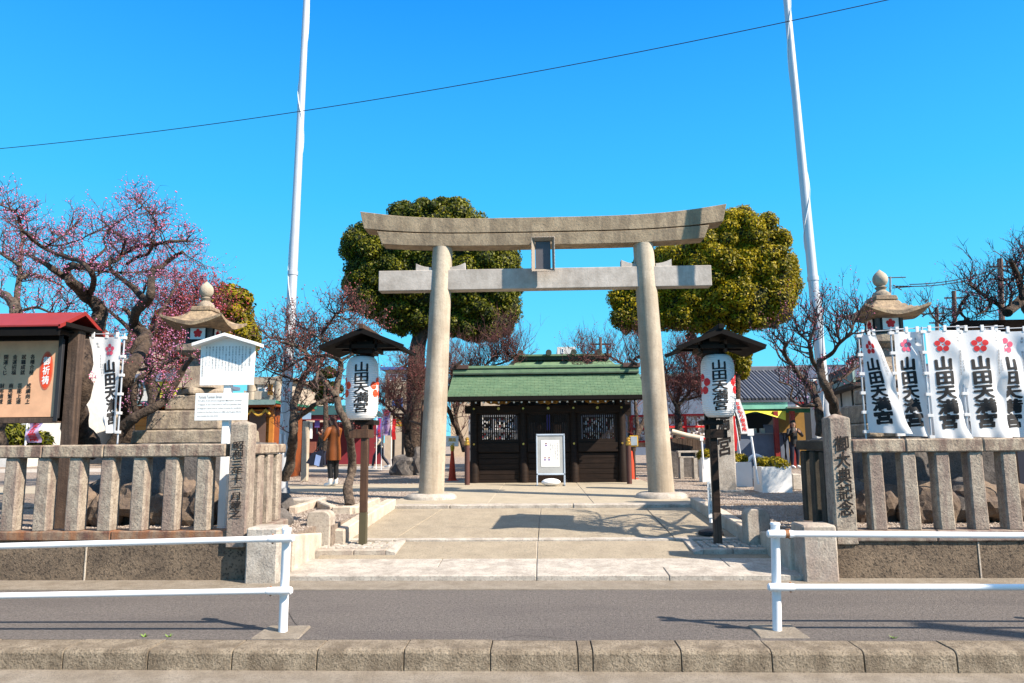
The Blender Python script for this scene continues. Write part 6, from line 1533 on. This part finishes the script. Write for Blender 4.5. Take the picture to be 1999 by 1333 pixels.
# ---------------------------------------------------------------- evergreens
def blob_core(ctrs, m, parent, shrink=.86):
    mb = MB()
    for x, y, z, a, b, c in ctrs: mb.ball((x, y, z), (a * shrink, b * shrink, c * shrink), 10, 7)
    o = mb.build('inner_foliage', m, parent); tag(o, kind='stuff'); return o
def evergreen(label, Y, outline, trunk, n, seed, leafm, yellow, holes=(), nl=80, lr=.55, name='evergreen_tree', leaf=.085, cat='tree'):
    """outline: ellipses (px,py,rx,ry) in photo pixels at depth Y that together give the crown"""
    rr = random.Random(seed); t = thing(name, P(trunk[0][0], trunk[0][1], Y), label, cat, 'big clipped evergreen trees' if nl > 60 else None)
    s = Y / FPX; big = []
    for px, py, rx, ry in outline:
        c = P(px, py, Y); big.append((c.x, c.y + rr.uniform(-.3, .3), c.z, rx * s, (rx + ry) / 2 * s * .8, ry * s))
    lobes = []
    for k in range(nl):
        b = big[rr.choices(range(len(big)), [q[3] * q[5] for q in big])[0]]
        d = Vector((rr.gauss(0, 1), rr.gauss(0, 1) - .35, rr.gauss(0, 1))).normalized()
        r = lr * rr.choice((.45, .6, .8, 1.0)) * rr.uniform(.85, 1.15)
        c = (b[0] + d.x * (b[3] - r * .62), b[1] + d.y * (b[4] - r * .62), b[2] + d.z * (b[5] - r * .62))
        lobes.append((*c, r, r, r * .85))
    core = [(a, b, c, d * .78, e * .78, f * .78) for a, b, c, d, e, f in big]
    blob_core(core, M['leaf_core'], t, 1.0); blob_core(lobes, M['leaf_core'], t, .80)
    leaf_cloud(lobes + [(a, b, c, d * .86, e * .86, f * .86) for a, b, c, d, e, f in big], n, leaf, M[leafm], t, 'crown', seed, yellow=yellow)
    mb = MB(); c = [P(p[0], p[1], Y) for p in trunk]; mb.tube(catmull(c, 5), [trunk[0][2] + (trunk[-1][2] - trunk[0][2]) * i / ((len(c) - 1) * 5) for i in range((len(c) - 1) * 5 + 1)], 10)
    mb.build('trunk', M['bark'], t, smooth=60)
    return t
evergreen('big round evergreen tree behind the left torii pillar, darker green', 23.5,
          [(855, 450, 125, 58), (752, 500, 82, 74), (955, 625, 58, 42), (975, 590, 50, 55), (905, 520, 110, 75), (740, 560, 66, 70), (820, 560, 100, 80), (935, 590, 80, 75), (800, 610, 60, 50), (960, 540, 62, 70), (700, 565, 30, 45), (912, 635, 50, 32)],
          [(812, 880, .34), (812, 760, .32), (815, 680, .30), (830, 630, .22)], 230000, 31, 'leaf', .38, nl=300, lr=.44, leaf=.058)
evergreen('big round evergreen tree behind the right torii pillar, yellowish green', 23.5,
          [(1450, 475, 85, 65), (1385, 520, 105, 75), (1490, 530, 70, 85), (1290, 530, 70, 55), (1250, 600, 58, 62), (1340, 595, 100, 60), (1450, 590, 100, 62), (1500, 575, 58, 60), (1540, 540, 22, 50), (1400, 455, 60, 40)],
          [(1395, 880, .30), (1390, 760, .28), (1370, 700, .24), (1345, 650, .16)], 230000, 32, 'leaf_yellow', .60, nl=300, lr=.44, leaf=.058)
evergreen('smaller evergreen tree behind the left stone lantern', 21.0, [(440, 610, 60, 68), (380, 650, 70, 60), (460, 660, 50, 60), (350, 640, 45, 40), (415, 700, 70, 40)],
          [(420, 880, .2), (420, 760, .18), (420, 700, .14)], 42000, 33, 'leaf_yellow', .42, nl=34, lr=.5, leaf=.08)
plum('plum covered in crimson blossom in front of the smaller evergreen', (360, 840), 18.9, [
    ([(370, 862), (372, 760), (360, 700), (352, 650)], .12, .05, 20), ([(360, 700), (395, 640), (420, 590)], .05, .02, 50), ([(360, 690), (335, 640), (325, 590)], .05, .02, 44), ([(352, 650), (375, 600), (385, 560)], .04, .02, 44), ([(372, 740), (340, 710), (318, 690)], .04, .02, 22)],
    24, tw=(.62, 2, 3), dens=1.4, bl=(('blossom_red', 3800, None), ('blossom', 600, None)), twm='twig_red', up=.3, sizeb=.05)
evergreen('small green tree under the eaves of the right lantern roof', 26, [(1445, 705, 24, 26), (1425, 690, 24, 20), (1448, 725, 18, 16)], [(1440, 860, .1), (1440, 730, .1)], 9000, 34, 'leaf_yellow', .5, nl=14, lr=.3, leaf=.08)
evergreen('small cloud pruned pine between the two bare plum stems', 19, [(640, 728, 22, 12), (618, 750, 22, 12), (645, 758, 26, 14), (632, 775, 20, 10)], [(635, 880, .08), (636, 800, .07), (634, 740, .05)], 9000, 35, 'leaf', .25, nl=14, lr=.2, leaf=.05, name='pine_tree')
evergreen('low yellow green hedge seen below the poster board', 14.5, [(20, 850, 50, 34), (-40, 850, 60, 36), (60, 862, 30, 24)], [(20, 890, .05), (20, 860, .04)], 9000, 36, 'leaf', .3, nl=16, lr=.22, leaf=.05, name='hedge', cat='hedge')
# boulder pile at the foot of the bushy plum, ring of kerb stones
for i, (px, py, w, h) in enumerate(((795, 875, .55, .45), (818, 868, .38, .55), (826, 890, .35, .3))):
    q = P(px, py + 20, 23); o = rock((q.x, 23, YZ + h * .5), (w, .45, h), 60 + i, 'boulder', M['rock_grey'])
    tag(o, ('wide grey boulder under the bushy reddish plum', 'upright grey boulder beside the left torii pillar', 'small grey boulder low beside the left torii pillar')[i], 'boulder')
t = thing('planting_ring', G(640, 990, YZ), 'broken ring of low kerb stones round the foot of the old bare plum', 'kerb')
ring = [G(570, 1000, YZ), G(620, 985, YZ), G(650, 1000, YZ), G(688, 1000, YZ), G(735, 982, YZ)]
for a, b in zip(ring[:-1], ring[1:]): MB().beam(a + Vector((0, 0, .02)), b * .99 + a * .01 + Vector((0, 0, .03)), .12, .13).build('kerb_stone', M['cream_stone'], t, bevel=.015, rough=.008, sub=.1)
t = thing('tree_prop', G(842, 895, YZ), 'wooden stake frame supporting the plum left of the torii pillar', 'tree prop')
MB().tube([P(822, 905, 18.6), P(823, 830, 18.6), P(826, 780, 18.6)], .035, 8).build('stake', M['brown_wood'], t); MB().tube([P(826, 830, 18.6), P(800, 822, 18.9)], .03, 8).build('crosspiece', M['brown_wood'], t)

# ================================================================== PEOPLE
def skin_body(parts, parent, m, name='body', sub=1):
    """parts: list of chains [(x,y,z,r),...]; joined chains share exact points"""
    vs = []; es = []; rs = []; key = {}
    for ch in parts:
        prev = None
        for x, y, z, r in ch:
            k = (round(x, 4), round(y, 4), round(z, 4))
            if k not in key: key[k] = len(vs); vs.append((x, y, z)); rs.append(r)
            i = key[k]
            if prev is not None: es.append((prev, i))
            prev = i
    me = bpy.data.meshes.new(name + '_skeleton'); me.from_pydata(vs, es, []); ob = bpy.data.objects.new(name + '_skeleton', me); COL.objects.link(ob)
    md = ob.modifiers.new('skin', 'SKIN'); sd = ob.modifiers.new('sub', 'SUBSURF'); sd.levels = sub; sd.render_levels = sub
    sv = me.skin_vertices[0].data
    for i, r in enumerate(rs): sv[i].radius = (r, r); sv[i].use_root = (i == 0)
    dg = bpy.context.evaluated_depsgraph_get(); out = bpy.data.meshes.new_from_object(ob.evaluated_get(dg), depsgraph=dg)
    bpy.data.objects.remove(ob); out.name = name; out.materials.clear(); out.materials.append(m)
    out.polygons.foreach_set('use_smooth', [True] * len(out.polygons))
    o = bpy.data.objects.new(name, out); COL.objects.link(o); o.parent = parent; return o
def person(loc, face, H_, label, top, bottom, hair, pose, coat=None, shoes='white', long_hair=False, extras=None, skirt=False):
    """local frame: x = the person's right-left, +y = forwards; scaled from 1.65 m"""
    t = thing('person', loc, label, 'person'); t.rotation_euler = (0, 0, face); k = H_ / 1.65; t.scale = (k, k, k)
    hip, sh = .86, 1.33
    Lf, Rf, Lk, Rk = pose.get('lf', (-.10, 0, .05)), pose.get('rf', (.10, 0, .05)), pose.get('lk', (-.10, .03, .46)), pose.get('rk', (.10, .03, .46))
    Le, Re, Lh, Rh = pose.get('le', (-.25, 0, 1.06)), pose.get('re', (.25, 0, 1.06)), pose.get('lh', (-.26, .05, .82)), pose.get('rh', (.26, .05, .82))
    hd = pose.get('head', (0, .03, 1.52))
    root = (0, 0, hip, .105)
    def V3(a, r): return (a[0], a[1], a[2], r)
    ch = [[root, (0, 0, 1.02, .10), (0, 0, 1.18, .115), (0, 0, sh - .02, .10), (0, .005, 1.40, .05), (hd[0] * .5, hd[1] * .6, 1.44, .048), (hd[0], hd[1], hd[2] - .02, .078), (hd[0], hd[1], hd[2] + .05, .080), (hd[0], hd[1] - .005, hd[2] + .085, .05)]]
    for s, (kn, ft) in ((-1, (Lk, Lf)), (1, (Rk, Rf))):
        ch.append([root, (s * .09, 0, hip - .08, .082), V3(kn, .052), (kn[0] * .5 + ft[0] * .5, (kn[1] + ft[1]) / 2 - .015, (kn[2] + ft[2]) / 2 + .03, .048), (ft[0], ft[1] - .02, ft[2] + .02, .032), (ft[0], ft[1] + .04, ft[2] - .005, .034), (ft[0], ft[1] + .13, ft[2] - .015, .026)])
    for s, (el, hn) in ((-1, (Le, Lh)), (1, (Re, Rh))):
        w = Vector(hn); e = Vector(el); d = (w - e).normalized()
        ch.append([(0, 0, sh - .02, .10), (s * .155, 0, sh - .005, .055), V3(el, .038), (w.x, w.y, w.z, .024)])
        # palm and fingers
        up_ = d.orthogonal().normalized(); sd_ = d.cross(up_); palm = w + d * .05
        ch.append([(w.x, w.y, w.z, .024), (*palm, .026)])
        for f, (o_, L2) in enumerate(((-.028, .050), (-.010, .062), (.010, .058), (.027, .045))):
            q = palm + sd_ * o_ + d * .02; q2 = q + d * L2 * .55 + up_ * .008; q3 = q2 + d * L2 * .35 + up_ * .022
            ch.append([(*palm, .026), (*q, .009), (*q2, .0085), (*q3, .007)])
        q = palm - sd_ * .035 - d * .02; q2 = q - sd_ * .02 + d * .03; ch.append([(*palm, .026), (*q, .011), (*q2, .009)])
    bd = skin_body(ch, t, M['skin'])
    # clothes that follow the body
    def part(mb, name, m): 
        me = mb.build(name, M[m], None, smooth=60); me.parent = t; me.location = (0, 0, 0); return me
    for s, (kn, ft) in ((-1, (Lk, Lf)), (1, (Rk, Rf))):
        part(MB().tube([(s * .07, 0, hip + .04), (s * .09, 0, hip - .12), kn, ((kn[0] + ft[0]) / 2, (kn[1] + ft[1]) / 2 - .015, (kn[2] + ft[2]) / 2 + .04), (ft[0], ft[1] - .02, ft[2] + .04)], [.105, .095, .066, .060, .045], 12), 'trouser_leg' if not skirt else 'stocking', bottom)
        part(MB().tube([(ft[0], ft[1] - .02, ft[2] + .13 if skirt else ft[2] + .05), (ft[0], ft[1] - .02, ft[2] + .02), (ft[0], ft[1] + .03, ft[2] - .01), (ft[0], ft[1] + .15, ft[2] - .02), (ft[0], ft[1] + .19, ft[2] - .025)], [.052, .048, .046, .040, .015], 12), 'shoe', shoes)
    part(MB().tube([(0, 0, hip - .04), (0, 0, 1.0), (0, 0, 1.18), (0, 0, sh - .04), (0, 0, sh + .05), (0, .005, sh + .09)], [(.17, .13), (.145, .115), (.17, .125), (.185, .115), (.12, .08), (.065, .06)], 20), 'top', top)
    for s, (el, hn) in ((-1, (Le, Lh)), (1, (Re, Rh))):
        part(MB().tube([(s * .11, 0, sh + .0), (s * .165, 0, sh - .01), el, Vector(el) * .12 + Vector(hn) * .88], [.06, .072, .056, .042], 12), 'sleeve', top if not coat else coat)
    if coat:
        part(MB().tube([(0, 0, .60), (0, 0, .75), (0, 0, hip), (0, 0, 1.05), (0, 0, 1.2), (0, 0, sh - .02), (0, 0, sh + .06), (0, .0, sh + .10)], [(.215, .17), (.215, .17), (.205, .165), (.18, .145), (.19, .145), (.20, .125), (.13, .09), (.075, .07)], 24), 'coat', coat)
    # head details: hair, nose, ears, eyes, mouth
    h = Vector(hd)
    hb = MB()
    hb.grid(lambda i, j: (h.x + .092 * sin(j * pi * .62) * cos(i * 2 * pi), h.y - .022 + .102 * sin(j * pi * .62) * sin(i * 2 * pi) - (.02 if sin(i * 2 * pi) > 0 else 0) * j, h.z + .045 + .098 * cos(j * pi * .62) + (.055 * j if sin(i * 2 * pi) > .3 else 0)), 24, 8)
    part(hb, 'hair', hair)
    if long_hair: part(MB().tube([(h.x, h.y - .05, h.z + .05), (h.x, h.y - .075, h.z - .06), (h.x, -.10, h.z - .20), (h.x, -.13, h.z - .34), (h.x, -.13, h.z - .40)], [(.085, .05), (.09, .055), (.095, .05), (.07, .04), (.02, .02)], 14), 'long_hair', hair)
    part(MB().add([(h.x - .012, h.y + .078, h.z - .005), (h.x + .012, h.y + .078, h.z - .005), (h.x, h.y + .076, h.z + .03), (h.x, h.y + .10, h.z - .003)], [(0, 1, 3), (1, 2, 3), (2, 0, 3)]), 'nose', 'skin')
    part(MB().box(h.x - .022, h.x + .022, h.y + .070, h.y + .080, h.z - .034, h.z - .028), 'mouth', 'maroon')
    for s in (-1, 1):
        part(MB().ball((h.x + s * .028, h.y + .071, h.z + .022), (.012, .008, .007), 8, 6), 'eye', 'dark')
        part(MB().ball((h.x + s * .082, h.y, h.z + .005), (.012, .02, .028), 8, 6), 'ear', 'skin')
    return t
Yw = 17.3; q = P(650, 940, Yw); simple('sky_paper', (.30, .42, .75))
wt = person((q.x, Yw, .468), radians(62), 1.68, 'woman in a brown coat and white boots, long red brown hair, looking at her phone', 'dark', 'dark', 'hair',
       dict(lf=(-.12, -.02, .05), rf=(.12, .04, .05), lk=(-.11, .0, .46), rk=(.11, .03, .46), le=(-.24, .08, 1.10), lh=(-.13, .32, 1.20), re=(.24, .08, 1.10), rh=(.10, .34, 1.24), head=(0, .06, 1.51)), coat='coat', shoes='white', long_hair=True, skirt=True)
def held(name, label, cat, loc, build, rot=0):
    t = thing(name, loc, label, cat); t.rotation_euler = (0, 0, rot)
    for nm, mb, m in build:
        o = mb.build(nm, M[m], None); o.parent = t
    return t
held('phone', 'dark phone held up by the woman in the brown coat', 'phone', (q.x - .46, Yw + .10, 1.78), [('case', MB().box(-.01, .01, -.04, .04, -.07, .09), 'dark'), ('screen', MB().box(-.0105 + .022, .0125 + .0, -.034, .034, -.06, .08), 'glass')], radians(10))
held('handbag', 'black shoulder bag with a pale blue paper carried by the woman in brown', 'bag', (q.x - .34, Yw - .22, 1.12),
     [('bag_body', MB().hexa([(-.24, -.06, -.10), (.14, -.06, -.20), (.14, .06, -.20), (-.24, .06, -.10), (-.10, -.05, .14), (.14, -.05, .20), (.14, .05, .20), (-.10, .05, .14)]), 'navy'), ('paper', MB().hexa([(-.04, -.075, -.14), (.08, -.075, -.18), (.08, -.062, -.18), (-.04, -.062, -.14), (.0, -.07, .10), (.12, -.07, .06), (.12, -.058, .06), (.0, -.058, .10)]), 'sky_paper'),
      ('strap', MB().tube([(-.08, 0, .13), (.1, .05, .38), (.24, .1, .46)], .012, 5), 'dark')])
q2 = P(742, 903, 28.5)
person((q2.x, 28.5, .468), radians(75), 1.66, 'person in a cream top and dark trousers walking left across the yard', 'cream', 'navy', 'hair_black',
       dict(lf=(-.09, .30, .05), rf=(.09, -.32, .09), lk=(-.09, .20, .48), rk=(.09, -.05, .46), le=(-.24, -.10, 1.08), lh=(-.22, .06, .90), re=(.24, .10, 1.08), rh=(.2, .26, 1.0)), shoes='white')
q3 = P(583, 905, 26); person((q3.x, 26, .465), radians(20), 1.72, 'person in dark maroon clothes half hidden behind the slanting plum trunk', 'maroon', 'navy', 'hair_black', dict(), shoes='dark')
q4 = P(630, 893, 30.5); person((q4.x, 30.5, .468), radians(150), 1.66, 'person in black standing behind the woman in the brown coat', 'dark', 'navy', 'hair_black', dict(), shoes='dark')
q5 = P(1552, 895, 26.4); person((q5.x, 26.4, .46), radians(185), 1.68, 'person in black facing the street beside the right shop, hands at the chest', 'dark', 'navy', 'hair_black',
       dict(le=(-.26, .10, 1.12), lh=(-.10, .28, 1.24), re=(.26, .10, 1.12), rh=(.10, .28, 1.24)), shoes='white')
# small weeds in the joint between kerb and pavement
for i, (px, py) in enumerate(((283, 1243), (330, 1243), (1745, 1246))):
    q = G(px, py, 0.0); mb = MB(); rr = random.Random(i)
    for k in range(16):
        a = rr.uniform(0, 6.28); l = rr.uniform(.015, .04); p1 = Vector((q.x + cos(a) * .01, q.y + sin(a) * .006, 0)); p2 = p1 + Vector((cos(a) * l, sin(a) * l * .5, l * .7))
        s_ = Vector((-sin(a), cos(a), 0)) * .005; mb.add([p1 - s_, p1 + s_, p2], [(0, 1, 2)])
    o = mb.build('weed', simple('weed_green', (.25, .42, .06)), loc=q); tag(o, ('tiny green weed on the kerb line, left one of the pair at left', 'tiny green weed on the kerb line, right one of the pair at left', 'tiny green weed on the kerb line below the right guard rail')[i], 'weed')
